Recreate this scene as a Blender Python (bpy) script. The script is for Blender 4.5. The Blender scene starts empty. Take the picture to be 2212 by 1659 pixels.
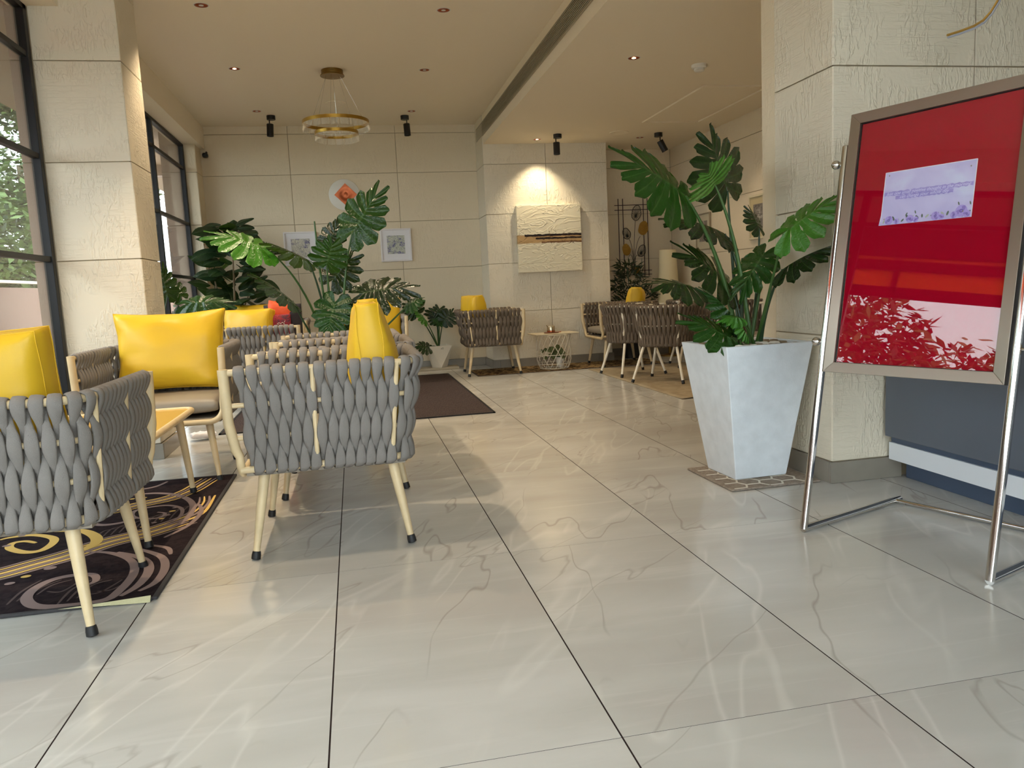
import bpy, bmesh, math, random
import numpy as np
from mathutils import Vector, Matrix, noise
PI = math.pi
random.seed(7)
S = bpy.context.scene
C = S.collection

# ------------------------------------------------------------------ camera
W_ = 0.6
FPX = 1681.2536
CAM = Vector((-0.48290607, -1.45152617, 0.94163778))
RT = Matrix(((0.9788638, -0.0718711, 0.1914685), (-0.1986506, -0.1115811, 0.9736978), (-0.0486165, -0.991153, -0.1234999)))
cd = bpy.data.cameras.new('camera'); cam = bpy.data.objects.new('camera', cd); C.objects.link(cam)
cd.sensor_fit = 'HORIZONTAL'; cd.sensor_width = 36; cd.lens = FPX / 2212 * 36; cd.clip_start = 0.05; cd.clip_end = 300
m = Matrix.Identity(4)
for r in range(3):
    m[r][0] = RT[r][0]; m[r][1] = -RT[r][1]; m[r][2] = -RT[r][2]; m[r][3] = CAM[r]
cam.matrix_world = m
S.camera = cam

def ray(u, v): return RT @ Vector(((u - 1106) / FPX, (v - 829.5) / FPX, 1))
def at(u, v, Y):
    d = ray(u, v); return CAM + d * ((Y - CAM.y) / d.y)
def onz(u, v, z=0.0):
    d = ray(u, v); return CAM + d * ((z - CAM.z) / d.z)

# ------------------------------------------------------------------ world, exposure
S.view_settings.view_transform = 'Standard'; S.view_settings.look = 'None'
S.view_settings.exposure = 0.30; S.view_settings.gamma = 1.0; S.view_settings.use_curve_mapping = False
S.cycles.transparent_max_bounces = 32
wd = bpy.data.worlds.new('world'); S.world = wd; wd.use_nodes = True
nt = wd.node_tree; nt.nodes.clear()
wo = nt.nodes.new('ShaderNodeOutputWorld'); bg = nt.nodes.new('ShaderNodeBackground')
tcn = nt.nodes.new('ShaderNodeTexCoord'); sp = nt.nodes.new('ShaderNodeSeparateXYZ'); cr = nt.nodes.new('ShaderNodeValToRGB')
nt.links.new(tcn.outputs['Generated'], sp.inputs[0]); nt.links.new(sp.outputs[2], cr.inputs[0])
cr.color_ramp.elements[0].position = 0.0; cr.color_ramp.elements[0].color = (0.84, 0.91, 0.98, 1)
cr.color_ramp.elements[1].position = 1.0; cr.color_ramp.elements[1].color = (0.80, 0.90, 1.0, 1)
nt.links.new(cr.outputs[0], bg.inputs[0]); bg.inputs[1].default_value = 6.5
nt.links.new(bg.outputs[0], wo.inputs[0])
# soft daylight of the bright overcast sky behind the building's long glass side
sd = bpy.data.lights.new('sky_sun', 'SUN'); sd.energy = 0.5; sd.angle = math.radians(24); sd.color = (1.0, 0.97, 0.92)
so = bpy.data.objects.new('sky_sun', sd); C.objects.link(so)
so.rotation_euler = Vector((0.86, 0.18, -0.50)).to_track_quat('-Z', 'Y').to_euler()

# ------------------------------------------------------------------ helpers
def lin(c):
    return tuple((x / 255 / 12.92) if x / 255 <= 0.04045 else ((x / 255 + 0.055) / 1.055) ** 2.4 for x in c)
def mat(name, rgb, rough=0.5, metal=0.0, spec=0.5, bump=None, var=None, coat=0.0, srgb=True):
    mt = bpy.data.materials.new(name); mt.use_nodes = True
    n = mt.node_tree; b = n.nodes['Principled BSDF']
    c = lin(rgb) if srgb else rgb
    b.inputs['Base Color'].default_value = (*c, 1); b.inputs['Roughness'].default_value = rough
    b.inputs['Metallic'].default_value = metal; b.inputs['Specular IOR Level'].default_value = spec
    b.inputs['Coat Weight'].default_value = coat
    if bump or var:
        tc = n.nodes.new('ShaderNodeTexCoord')
    if bump:                                # (scale, strength, distance)
        ns = n.nodes.new('ShaderNodeTexNoise'); ns.inputs['Scale'].default_value = bump[0]; ns.inputs['Detail'].default_value = 4
        n.links.new(tc.outputs['Object'], ns.inputs['Vector'])
        bp = n.nodes.new('ShaderNodeBump'); bp.inputs['Strength'].default_value = bump[1]; bp.inputs['Distance'].default_value = bump[2]
        n.links.new(ns.outputs[0], bp.inputs['Height']); n.links.new(bp.outputs[0], b.inputs['Normal'])
    if var:                                 # (scale, amount) brightness mottling
        ns = n.nodes.new('ShaderNodeTexNoise'); ns.inputs['Scale'].default_value = var[0]; ns.inputs['Detail'].default_value = 5
        n.links.new(tc.outputs['Object'], ns.inputs['Vector'])
        r = n.nodes.new('ShaderNodeValToRGB'); a = var[1]
        r.color_ramp.elements[0].position = 0.3; r.color_ramp.elements[1].position = 0.7
        r.color_ramp.elements[0].color = (*[x * (1 - a) for x in c], 1); r.color_ramp.elements[1].color = (*[min(1, x * (1 + a)) for x in c], 1)
        n.links.new(ns.outputs[0], r.inputs[0]); n.links.new(r.outputs[0], b.inputs['Base Color'])
    return mt
def nodes_of(mt): return mt.node_tree, mt.node_tree.nodes['Principled BSDF']
def mth(n, op, a=None, b=None, va=None, vb=None):
    x = n.nodes.new('ShaderNodeMath'); x.operation = op
    if a is not None: n.links.new(a, x.inputs[0])
    if b is not None: n.links.new(b, x.inputs[1])
    if va is not None: x.inputs[0].default_value = va
    if vb is not None: x.inputs[1].default_value = vb
    return x.outputs[0]
def ramp(n, src, stops):
    r = n.nodes.new('ShaderNodeValToRGB'); n.links.new(src, r.inputs[0])
    e = r.color_ramp.elements
    e[0].position, e[0].color = stops[0][0], (*stops[0][1], 1)
    e[1].position, e[1].color = stops[-1][0], (*stops[-1][1], 1)
    for p_, c_ in stops[1:-1]:
        k = e.new(p_); k.color = (*c_, 1)
    return r.outputs[0]
def noise_n(n, vec, scale, detail=4, dist=0.0, rough=0.5):
    x = n.nodes.new('ShaderNodeTexNoise'); x.inputs['Scale'].default_value = scale; x.inputs['Detail'].default_value = detail
    x.inputs['Distortion'].default_value = dist; x.inputs['Roughness'].default_value = rough
    if vec is not None: n.links.new(vec, x.inputs['Vector'])
    return x.outputs[0]
def mapping(n, vec, loc=(0, 0, 0), rot=(0, 0, 0), sc=(1, 1, 1)):
    x = n.nodes.new('ShaderNodeMapping'); n.links.new(vec, x.inputs[0])
    x.inputs[1].default_value = loc; x.inputs[2].default_value = rot; x.inputs[3].default_value = sc
    return x.outputs[0]
def mixc(n, fac, a, b, mode='MIX'):
    x = n.nodes.new('ShaderNodeMix'); x.data_type = 'RGBA'; x.blend_type = mode
    for sock, v in ((x.inputs[0], fac), (x.inputs[6], a), (x.inputs[7], b)):
        if isinstance(v, (int, float)): sock.default_value = v
        elif isinstance(v, tuple): sock.default_value = (*v, 1)
        else: n.links.new(v, sock)
    return x.outputs[2]

class MB:
    """collects shapes for ONE mesh"""
    def __init__(s): s.v = []; s.f = []; s.mi = []; s.uv = None
    def add(s, vs, fs, mi=0):
        o = len(s.v); s.v += [tuple(x) for x in vs]; s.f += [tuple(i + o for i in f) for f in fs]; s.mi += [mi] * len(fs)
    def box(s, a, b, mi=0):
        (x0, y0, z0), (x1, y1, z1) = a, b
        s.add([(x0, y0, z0), (x1, y0, z0), (x1, y1, z0), (x0, y1, z0), (x0, y0, z1), (x1, y0, z1), (x1, y1, z1), (x0, y1, z1)],
              [(0, 3, 2, 1), (4, 5, 6, 7), (0, 1, 5, 4), (1, 2, 6, 5), (2, 3, 7, 6), (3, 0, 4, 7)], mi)
    def bar(s, p, q, w, h, up=Vector((0, 0, 1)), mi=0):
        p = Vector(p); q = Vector(q); d = (q - p).normalized(); x = d.cross(up)
        x = (x if x.length > 1e-4 else Vector((1, 0, 0))).normalized(); y = x.cross(d)
        vs = [e + x * (sx * w / 2) + y * (sy * h / 2) for e in (p, q) for sx, sy in ((-1, -1), (1, -1), (1, 1), (-1, 1))]
        s.add(vs, [(3, 2, 1, 0), (4, 5, 6, 7), (0, 1, 5, 4), (1, 2, 6, 5), (2, 3, 7, 6), (3, 0, 4, 7)], mi)
    def tube(s, pts, r, n=10, mi=0, cap=True, closed=False, flat=1.0, up=None):
        pts = [Vector(p) for p in pts]; N = len(pts); rs = r if isinstance(r, (list, tuple)) else [r] * N
        o = len(s.v); ref = up or Vector((0.13, 0.07, 1))
        prev = None
        for i, p in enumerate(pts):
            if closed: d = pts[(i + 1) % N] - pts[i - 1]
            else: d = pts[min(i + 1, N - 1)] - pts[max(i - 1, 0)]
            d.normalize()
            if prev is None:
                x = d.cross(ref)
                if x.length < 1e-3: x = d.cross(Vector((1, 0, 0)))
            else: x = prev - d * prev.dot(d)
            x.normalize(); prev = x; y = d.cross(x)
            for k in range(n):
                a = 2 * PI * k / n; s.v.append(tuple(p + x * (math.cos(a) * rs[i]) + y * (math.sin(a) * rs[i] * flat)))
        segs = N if closed else N - 1
        for i in range(segs):
            j = (i + 1) % N
            for k in range(n):
                s.f.append((o + i * n + k, o + i * n + (k + 1) % n, o + j * n + (k + 1) % n, o + j * n + k)); s.mi.append(mi)
        if cap and not closed:
            s.f.append(tuple(o + k for k in range(n))[::-1]); s.mi.append(mi)
            s.f.append(tuple(o + (N - 1) * n + k for k in range(n))); s.mi.append(mi)
    def lathe(s, prof, c=(0, 0, 0), n=24, mi=0, a0=0.0, caps=True):
        o = len(s.v)
        for r, z in prof:
            for k in range(n):
                a = a0 + 2 * PI * k / n; s.v.append((c[0] + r * math.cos(a), c[1] + r * math.sin(a), c[2] + z))
        for i in range(len(prof) - 1):
            for k in range(n):
                s.f.append((o + i * n + k, o + i * n + (k + 1) % n, o + (i + 1) * n + (k + 1) % n, o + (i + 1) * n + k)); s.mi.append(mi)
        if not caps: return
        if prof[0][0] > 1e-5: s.f.append(tuple(o + k for k in range(n))[::-1]); s.mi.append(mi)
        if prof[-1][0] > 1e-5: s.f.append(tuple(o + (len(prof) - 1) * n + k for k in range(n))); s.mi.append(mi)
    def build(s, name, mats, parent=None, smooth=False, bevel=0.0, mtx=None, kind=None, label=None):
        me = bpy.data.meshes.new(name)
        me.from_pydata(s.v, [], s.f)
        if not isinstance(mats, (list, tuple)): mats = [mats]
        for q in mats: me.materials.append(q)
        if len(mats) > 1: me.polygons.foreach_set('material_index', s.mi)
        if s.uv:
            ul = me.uv_layers.new(name='UVMap'); li = np.empty(len(me.loops), dtype=np.int32); me.loops.foreach_get('vertex_index', li)
            ul.data.foreach_set('uv', np.array(s.uv, dtype=np.float32)[li].ravel())
        if smooth:
            me.polygons.foreach_set('use_smooth', [True] * len(me.polygons))
            if smooth != 'all':
                try: me.set_sharp_from_angle(angle=math.radians(40))
                except Exception: pass
        me.update()
        o = bpy.data.objects.new(name, me); C.objects.link(o)
        if parent: o.parent = parent
        if mtx is not None: o.matrix_local = mtx
        if bevel:
            b = o.modifiers.new('bevel', 'BEVEL'); b.width = bevel; b.segments = 2; b.limit_method = 'ANGLE'
        if kind: o['kind'] = kind
        if label: o['label'] = label
        return o
def inst(me, name, parent, mtx):
    o = bpy.data.objects.new(name, me); C.objects.link(o); o.parent = parent; o.matrix_local = mtx; return o
def thing(name, label, cat, loc=(0, 0, 0), rz=0.0, group=None):
    o = bpy.data.objects.new(name, None); C.objects.link(o); o.empty_display_size = 0.1
    o.location = loc; o.rotation_euler = (0, 0, rz); o['label'] = label; o['category'] = cat
    if group: o['group'] = group
    return o
def tag(o, label, cat, group=None, kind=None):
    o['label'] = label; o['category'] = cat
    if group: o['group'] = group
    if kind: o['kind'] = kind
    return o
def structure(o, label=None):
    o['kind'] = 'structure'
    if label: o['label'] = label
    return o
def sroot(name, label=None):
    o = bpy.data.objects.new(name, None); C.objects.link(o); return structure(o, label)
def copy_tree(o, parent=None):
    c = o.copy(); C.objects.link(c)
    if parent: c.parent = parent
    for ch in o.children: copy_tree(ch, c)
    return c
def smoothstep(a, b, x):
    t = min(1, max(0, (x - a) / (b - a))); return t * t * (3 - 2 * t)
def bez(p0, p1, p2, n=10):
    return [p0 * (1 - t) ** 2 + p1 * (2 * t * (1 - t)) + p2 * t * t for t in [i / n for i in range(n + 1)]]

# ------------------------------------------------------------------ materials
def wall_material(name, rgb, relief=1.0):
    mt = mat(name, rgb, 0.62, spec=0.25); n, b = nodes_of(mt)
    g = n.nodes.new('ShaderNodeNewGeometry'); sp = n.nodes.new('ShaderNodeSeparateXYZ'); n.links.new(g.outputs['Position'], sp.inputs[0])
    xy = mth(n, 'ADD', sp.outputs[0], sp.outputs[1])
    cb = n.nodes.new('ShaderNodeCombineXYZ'); n.links.new(xy, cb.inputs[0]); n.links.new(sp.outputs[2], cb.inputs[1])
    v = cb.outputs[0]
    # chips of stacked slate: bricks seen only where a big mask lets them
    br = n.nodes.new('ShaderNodeTexBrick'); n.links.new(mapping(n, v), br.inputs['Vector'])
    br.offset = 0.37; br.squash = 0.6; br.squash_frequency = 3
    br.inputs['Scale'].default_value = 1; br.inputs['Brick Width'].default_value = 0.21; br.inputs['Row Height'].default_value = 0.032
    br.inputs['Mortar Size'].default_value = 0.0022; br.inputs['Mortar Smooth'].default_value = 0.5; br.inputs['Color1'].default_value = (.4, .4, .4, 1); br.inputs['Color2'].default_value = (1, 1, 1, 1)
    br.inputs['Mortar'].default_value = (0, 0, 0, 1)
    mask = ramp(n, noise_n(n, v, 2.6, 2), [(0.46, (0, 0, 0)), (0.54, (1, 1, 1))])
    blk = mth(n, 'MULTIPLY', br.outputs[0], mask)
    # raked strokes
    rk = noise_n(n, mapping(n, v, rot=(0, 0, 0.25), sc=(46, 15, 1)), 1.0, 2, 0.9)
    rk = ramp(n, rk, [(0.47, (0, 0, 0)), (0.60, (1, 1, 1))])
    rk2 = noise_n(n, mapping(n, v, rot=(0, 0, -0.1), sc=(9, 60, 1)), 1.0, 2, 1.2)
    rk2 = ramp(n, rk2, [(0.50, (0, 0, 0)), (0.58, (1, 1, 1))])
    m2 = ramp(n, noise_n(n, mapping(n, v, loc=(3, 7, 0)), 5.2, 1), [(0.44, (0, 0, 0)), (0.52, (1, 1, 1))])
    h = mth(n, 'ADD', mth(n, 'MULTIPLY', blk, vb=0.4), mth(n, 'MULTIPLY', mth(n, 'MULTIPLY', rk, m2), vb=1.0))
    h = mth(n, 'ADD', h, mth(n, 'MULTIPLY', mth(n, 'MULTIPLY', rk2, mask), vb=0.3))
    h = mth(n, 'ADD', h, mth(n, 'MULTIPLY', noise_n(n, v, 60, 3), vb=0.25))
    bp = n.nodes.new('ShaderNodeBump'); bp.inputs['Strength'].default_value = 0.5 * relief; bp.inputs['Distance'].default_value = 0.006
    n.links.new(h, bp.inputs['Height']); n.links.new(bp.outputs[0], b.inputs['Normal'])
    return mt
M = {}
M['wall'] = wall_material('textured_white_plaster', (224, 214, 194), 1.0)
M['wall_far'] = wall_material('textured_wall_plaster', (222, 207, 180), 0.45)
M['joint'] = mat('joint_backing', (176, 160, 132), 0.8)  # tan backing that shows in the gaps between wall panels
M['paint'] = mat('ceiling_paint', (238, 226, 204), 0.8, spec=0.2)
M['ext'] = mat('exterior_render', (150, 126, 112), 0.8, bump=(60, 0.2, 0.002))
M['ext_wall'] = mat('parapet_render', (132, 100, 84), 0.8, bump=(60, 0.2, 0.002))
M['steel_black'] = mat('black_window_frame', (20, 20, 22), 0.45, spec=0.3)
M['black'] = mat('black_lacquer', (14, 14, 15), 0.4)
M['rubber'] = mat('black_rubber', (22, 22, 24), 0.55)
M['white'] = mat('white_plastic', (226, 222, 212), 0.45)
M['grille'] = mat('grille_slat', (168, 158, 136), 0.5)
M['dark'] = mat('dark_void', (18, 16, 14), 0.9)
M['base'] = mat('baseboard_tile', (140, 133, 122), 0.28, var=(6, 0.10))
M['copper'] = mat('copper', (170, 92, 60), 0.34, 1.0, bump=(160, 0.35, 0.002))
M['brass'] = mat('brushed_brass', (190, 152, 72), 0.30, 1.0)
M['brass_dark'] = mat('brushed_bronze', (140, 112, 62), 0.35, 1.0)
M['steel'] = mat('polished_steel', (205, 203, 200), 0.09, 1.0)
M['alu'] = mat('brushed_steel', (160, 150, 138), 0.33, 1.0)
M['strand'] = mat('woven_rope', (138, 133, 129), 0.9, spec=0.12, bump=(380, 0.9, 0.0022))
M['strand2'] = mat('taupe_strap', (104, 92, 80), 0.85, spec=0.15, bump=(500, 0.3, 0.001))
M['wood'] = mat('pale_wood_grain_metal', (214, 192, 152), 0.38, var=(14, 0.10))
M['cream'] = mat('cream_lacquer', (232, 224, 206), 0.35)
M['seat'] = mat('taupe_leatherette', (140, 129, 114), 0.5, bump=(160, 0.15, 0.001))
M['yellow'] = mat('yellow_leatherette', (226, 182, 40), 0.42, spec=0.4, bump=(300, 0.12, 0.001))
M['tabletop'] = mat('honey_glass_top', (196, 158, 86), 0.22)
M['planter'] = mat('pale_concrete', (222, 228, 234), 0.6, bump=(140, 0.35, 0.0015), var=(16, 0.06))
M['pot'] = mat('white_pot', (222, 214, 198), 0.5)
M['soil'] = mat('soil', (40, 32, 26), 0.95)
M['stem'] = mat('plant_stem', (64, 96, 44), 0.35)
M['stem_dark'] = mat('plant_stem_dark', (40, 66, 38), 0.4)
M['stone_w'] = mat('white_pebble', (226, 220, 210), 0.5)
M['stone_b'] = mat('brown_pebble', (140, 120, 96), 0.5)
M['slab'] = mat('step_stone', (176, 164, 140), 0.4)
M['blue'] = mat('slate_blue_laminate', (92, 99, 110), 0.45, var=(3, 0.04))
M['blue_dark'] = mat('blue_plinth', (70, 84, 106), 0.4)
M['band'] = mat('white_band', (226, 230, 236), 0.4)
M['fabric_d'] = mat('dark_fabric', (52, 48, 54), 0.9, bump=(200, 0.4, 0.002))
M['orange'] = mat('orange_nylon', (226, 88, 40), 0.6, bump=(40, 0.5, 0.01))
M['shade'] = mat('lamp_shade_paper', (224, 208, 168), 0.8)
M['paper'] = mat('paper_white', (236, 234, 240), 0.6)
M['red'] = mat('red_felt', (160, 4, 34), 0.85, spec=0.05)

def leaf_material(name, top, under, rough=0.28, vein=(120, 150, 90), amount=0.35):
    mt = mat(name, top, rough, spec=0.45); n, b = nodes_of(mt)
    uv = n.nodes.new('ShaderNodeUVMap'); sp = n.nodes.new('ShaderNodeSeparateXYZ'); n.links.new(uv.outputs[0], sp.inputs[0])
    d = mth(n, 'ABSOLUTE', mth(n, 'SUBTRACT', sp.outputs[0], vb=0.5))
    ve = mth(n, 'LESS_THAN', d, vb=0.035); mr = mth(n, 'LESS_THAN', sp.outputs[1], vb=0.045)
    f = mth(n, 'MULTIPLY', mth(n, 'MAXIMUM', ve, mr), vb=amount)
    g = n.nodes.new('ShaderNodeNewGeometry')
    c1 = mixc(n, g.outputs['Backfacing'], lin(top), lin(under))
    n.links.new(mixc(n, f, c1, lin(vein)), b.inputs['Base Color'])
    # ridges either side of each vein
    w = mth(n, 'COSINE', mth(n, 'MULTIPLY', sp.outputs[0], vb=2 * PI))
    tc = n.nodes.new('ShaderNodeTexCoord')
    hh = mth(n, 'ADD', mth(n, 'MULTIPLY', w, vb=1.0), mth(n, 'MULTIPLY', noise_n(n, tc.outputs['Object'], 22, 2), vb=1.2))
    bp = n.nodes.new('ShaderNodeBump'); bp.inputs['Strength'].default_value = 0.6; bp.inputs['Distance'].default_value = 0.006
    n.links.new(hh, bp.inputs['Height']); n.links.new(bp.outputs[0], b.inputs['Normal'])
    b.inputs['Subsurface Weight'].default_value = 0.0
    tr = n.nodes.new('ShaderNodeBsdfTranslucent'); tr.inputs[0].default_value = (*lin((110, 160, 40)), 1)
    mx = n.nodes.new('ShaderNodeMixShader'); mx.inputs[0].default_value = 0.10
    out = [q for q in n.nodes if q.type == 'OUTPUT_MATERIAL'][0]
    n.links.new(b.outputs[0], mx.inputs[1]); n.links.new(tr.outputs[0], mx.inputs[2]); n.links.new(mx.outputs[0], out.inputs[0])
    return mt
M['leaf_dark'] = leaf_material('monstera_dark', (12, 32, 14), (34, 54, 28), 0.22, amount=0.12)
M['leaf_mid'] = leaf_material('monstera_green', (26, 66, 18), (52, 92, 40), amount=0.2)
M['leaf_light'] = leaf_material('monstera_bright', (62, 122, 32), (70, 128, 44), amount=0.3)
M['leaf_fig'] = leaf_material('fig_leaf', (20, 40, 20), (44, 62, 30), 0.4, amount=0.2)
M['leaf_vine'] = leaf_material('vine_leaf', (116, 124, 84), (126, 128, 94), 0.5)
M['leaf_bamboo'] = leaf_material('bamboo_leaf', (16, 26, 14), (26, 38, 18), 0.5, amount=0.0)
M['tree1'] = mat('tree_leaves', (88, 112, 50), 0.6); M['tree2'] = mat('tree_leaves_dark', (44, 64, 34), 0.6); M['bark'] = mat('bark', (120, 104, 80), 0.9)

def glass_material(name, tint=(0.93, 0.96, 0.95), refl=1.0):
    mt = bpy.data.materials.new(name); mt.use_nodes = True; n = mt.node_tree; n.nodes.clear()
    out = n.nodes.new('ShaderNodeOutputMaterial'); t = n.nodes.new('ShaderNodeBsdfTransparent'); t.inputs[0].default_value = (*tint, 1)
    g = n.nodes.new('ShaderNodeBsdfGlossy'); g.inputs['Roughness'].default_value = 0.0
    ge = n.nodes.new('ShaderNodeNewGeometry'); dt = n.nodes.new('ShaderNodeVectorMath'); dt.operation = 'DOT_PRODUCT'
    n.links.new(ge.outputs['Normal'], dt.inputs[0]); n.links.new(ge.outputs['Incoming'], dt.inputs[1])
    om = mth(n, 'SUBTRACT', None, mth(n, 'ABSOLUTE', dt.outputs['Value']), va=1.0); p5 = mth(n, 'POWER', om, vb=5.0)
    f = mth(n, 'MULTIPLY', mth(n, 'ADD', mth(n, 'MULTIPLY', p5, vb=0.96), vb=0.04), vb=refl)
    mx = n.nodes.new('ShaderNodeMixShader'); n.links.new(f, mx.inputs[0]); n.links.new(t.outputs[0], mx.inputs[1]); n.links.new(g.outputs[0], mx.inputs[2])
    n.links.new(mx.outputs[0], out.inputs[0]); return mt
M['glass'] = glass_material('window_glass', (0.95, 0.97, 0.95), 1.0)
M['acrylic'] = glass_material('acrylic_sheet', (0.98, 0.98, 0.98), 1.15)
mc_ = bpy.data.materials.new('crystal_strip'); mc_.use_nodes = True; n = mc_.node_tree; b = n.nodes['Principled BSDF']
b.inputs['Base Color'].default_value = (0.85, 0.80, 0.68, 1); b.inputs['Roughness'].default_value = 0.15; b.inputs['Alpha'].default_value = 0.14; M['crystal'] = mc_

def emit(name, rgb, s):
    mt = bpy.data.materials.new(name); mt.use_nodes = True; n = mt.node_tree; b = n.nodes['Principled BSDF']
    b.inputs['Base Color'].default_value = (*lin(rgb), 1); b.inputs['Emission Color'].default_value = (*lin(rgb), 1); b.inputs['Emission Strength'].default_value = s
    return mt
M['lamp_on'] = emit('downlight_glow', (255, 226, 190), 6.0)

# polished stone tile
mt = mat('stone_tile', (178, 174, 164), 0.17, spec=0.5); n, b = nodes_of(mt); M['tile'] = mt
tc = n.nodes.new('ShaderNodeTexCoord'); oi = n.nodes.new('ShaderNodeObjectInfo')
off = n.nodes.new('ShaderNodeVectorMath'); off.operation = 'MULTIPLY_ADD'
n.links.new(oi.outputs['Random'], off.inputs[0]); off.inputs[1].default_value = (17.3, 9.1, 5.0); n.links.new(tc.outputs['Object'], off.inputs[2])
v = off.outputs[0]
cl = noise_n(n, mapping(n, v, rot=(0, 0, -0.5), sc=(0.7, 2.2, 1)), 1.5, 6, 0.5)
base = ramp(n, cl, [(0.32, lin((183, 179, 173))), (0.5, lin((190, 188, 182))), (0.70, lin((201, 199, 194)))])
fl = noise_n(n, mapping(n, v, rot=(0, 0, -0.12), sc=(1.6, 20, 1)), 1.2, 5, 0.8)
base = mixc(n, ramp(n, fl, [(0.58, (0, 0, 0)), (0.74, (0.28, 0.28, 0.28))]), base, lin((214, 212, 207)))
def vein(loc, ang, stretch, lvl, det, w, amt, col, base, mk):
    w_ = noise_n(n, mapping(n, mapping(n, v, loc=loc, rot=(0, 0, ang)), sc=stretch), 1.0, det, 0.15, 0.5)
    l_ = mth(n, 'ABSOLUTE', mth(n, 'SUBTRACT', w_, vb=lvl))
    f_ = ramp(n, l_, [(0.0, (amt,) * 3), (w, (0, 0, 0))])
    k_ = ramp(n, noise_n(n, mapping(n, v, loc=(mk, mk, 0)), 1.6, 2), [(0.44, (0, 0, 0)), (0.54, (1, 1, 1))])
    return mixc(n, mth(n, 'MULTIPLY', f_, k_), base, lin(col))
base = vein((0, 0, 0), -0.85, (0.35, 1.9, 1), 0.5, 3, 0.020, 0.34, (222, 220, 214), base, 1.0)
base = vein((4, 1, 0), -1.15, (0.45, 2.4, 1), 0.52, 3, 0.010, 0.38, (220, 218, 212), base, 5.0)
base = vein((7, 3, 0), -1.25, (0.40, 1.5, 1), 0.5, 4, 0.0022, 0.5, (140, 130, 120), base, 9.0)
base = vein((2, 8, 0), -0.75, (0.35, 1.8, 1), 0.48, 4, 0.0020, 0.4, (146, 136, 126), base, 3.0)
n.links.new(base, b.inputs['Base Color'])
n.links.new(ramp(n, noise_n(n, v, 5, 3), [(0.3, (0.14,) * 3), (0.7, (0.22,) * 3)]), b.inputs['Roughness'])

# ------------------------------------------------------------------ floor tiles
floor = sroot('floor')
g = MB(); g.box((-2.35, -4.2, -0.05), (5.0, 8.2, -0.0004)); g.build('floor_bed', mat('dark_grout', (46, 36, 34), 0.95, spec=0.05), floor)
tm = MB(); tm.box((-0.2980, -0.5990, -0.022), (0.2980, 0.5990, 0)); t0 = tm.build('tile', M['tile'], floor, mtx=Matrix.Translation((-0.9, 0.6, 0)))
for i in range(-4, 9):
    for j in range(-4, 7):
        if (i, j) == (-2, 0): continue
        cx, cy = (i + 0.5) * 0.6, (j + 0.5) * 1.2
        if cx > 4.8 or cy > 8.0: continue
        inst(t0.data, 'tile', floor, Matrix.Translation((cx, cy, 0)))

# ------------------------------------------------------------------ wall panels
ZS = [0.095, 0.655, 1.217, 1.780, 2.345, 2.80, 2.90]
G = 0.0028
def panels(parent, axis, plane, th, us, zs, mtl, name='panel'):
    """axis 'y': panels lie in the plane y=plane, facing -y if th<0; axis 'x' likewise"""
    for u0, u1 in zip(us[:-1], us[1:]):
        for z0, z1 in zip(zs[:-1], zs[1:]):
            q = MB()
            a, bb = u0 + G, u1 - G
            lo, hi = sorted((plane, plane + th))
            if axis == 'y': q.box((a, lo, z0 + G), (bb, hi, z1 - G))
            else: q.box((lo, a, z0 + G), (hi, bb, z1 - G))
            q.build(name, mtl, parent, bevel=0.002)
wb = sroot('wall_back'); g = MB(); g.box((-2.35, 8.062, 0), (5.0, 8.3, 3.0)); g.build('wall_core', M['joint'], wb)
panels(wb, 'y', 8.062, -0.012, [-2.3, -1.09, 0.13, 1.10], ZS, M['wall_far'])
panels(wb, 'y', 8.062, -0.012, [2.50, 3.56], ZS[:5] + [2.59], M['wall_far'])
wr = sroot('wall_right'); g = MB(); g.box((3.572, 2.15, 0), (3.8, 8.06, 3.0)); g.build('wall_core', M['joint'], wr)
panels(wr, 'x', 3.572, -0.012, [2.1, 3.32, 4.54, 5.76, 6.98, 8.05], ZS[:5] + [2.59], M['wall_far'])
g = MB(); g.box((1.56, 2.08, 0), (3.8, 2.2, 3.0)); structure(g.build('wall_return', M['wall_far']))
# column against the far wall
cb = sroot('column_back'); g = MB(); g.box((1.092, 7.562, 0), (2.538, 8.06, 2.9)); g.build('column_core', M['joint'], cb)
panels(cb, 'y', 7.562, -0.012, [1.08, 1.812, 2.55], ZS[:5] + [2.59], M['wall'])
panels(cb, 'x', 1.092, -0.012, [7.55, 8.05], ZS, M['wall'])
panels(cb, 'x', 2.538, 0.012, [7.55, 8.05], ZS[:5] + [2.59], M['wall'])
# near right column and the reception wall
cr_ = sroot('column_right'); g = MB(); g.box((1.573, 1.63, 0), (5.0, 2.09, 3.4)); g.build('column_core', M['joint'], cr_)
panels(cr_, 'y', 1.63, -0.012, [1.561, 2.252, 3.47, 4.7], [0.095, 0.66, 1.225, 1.80, 2.36, 2.92, 3.4], M['wall'])
panels(cr_, 'x', 1.573, -0.012, [1.618, 2.085], [0.095, 0.66, 1.225, 1.80, 2.36, 2.92, 3.4], M['wall'])
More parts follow.
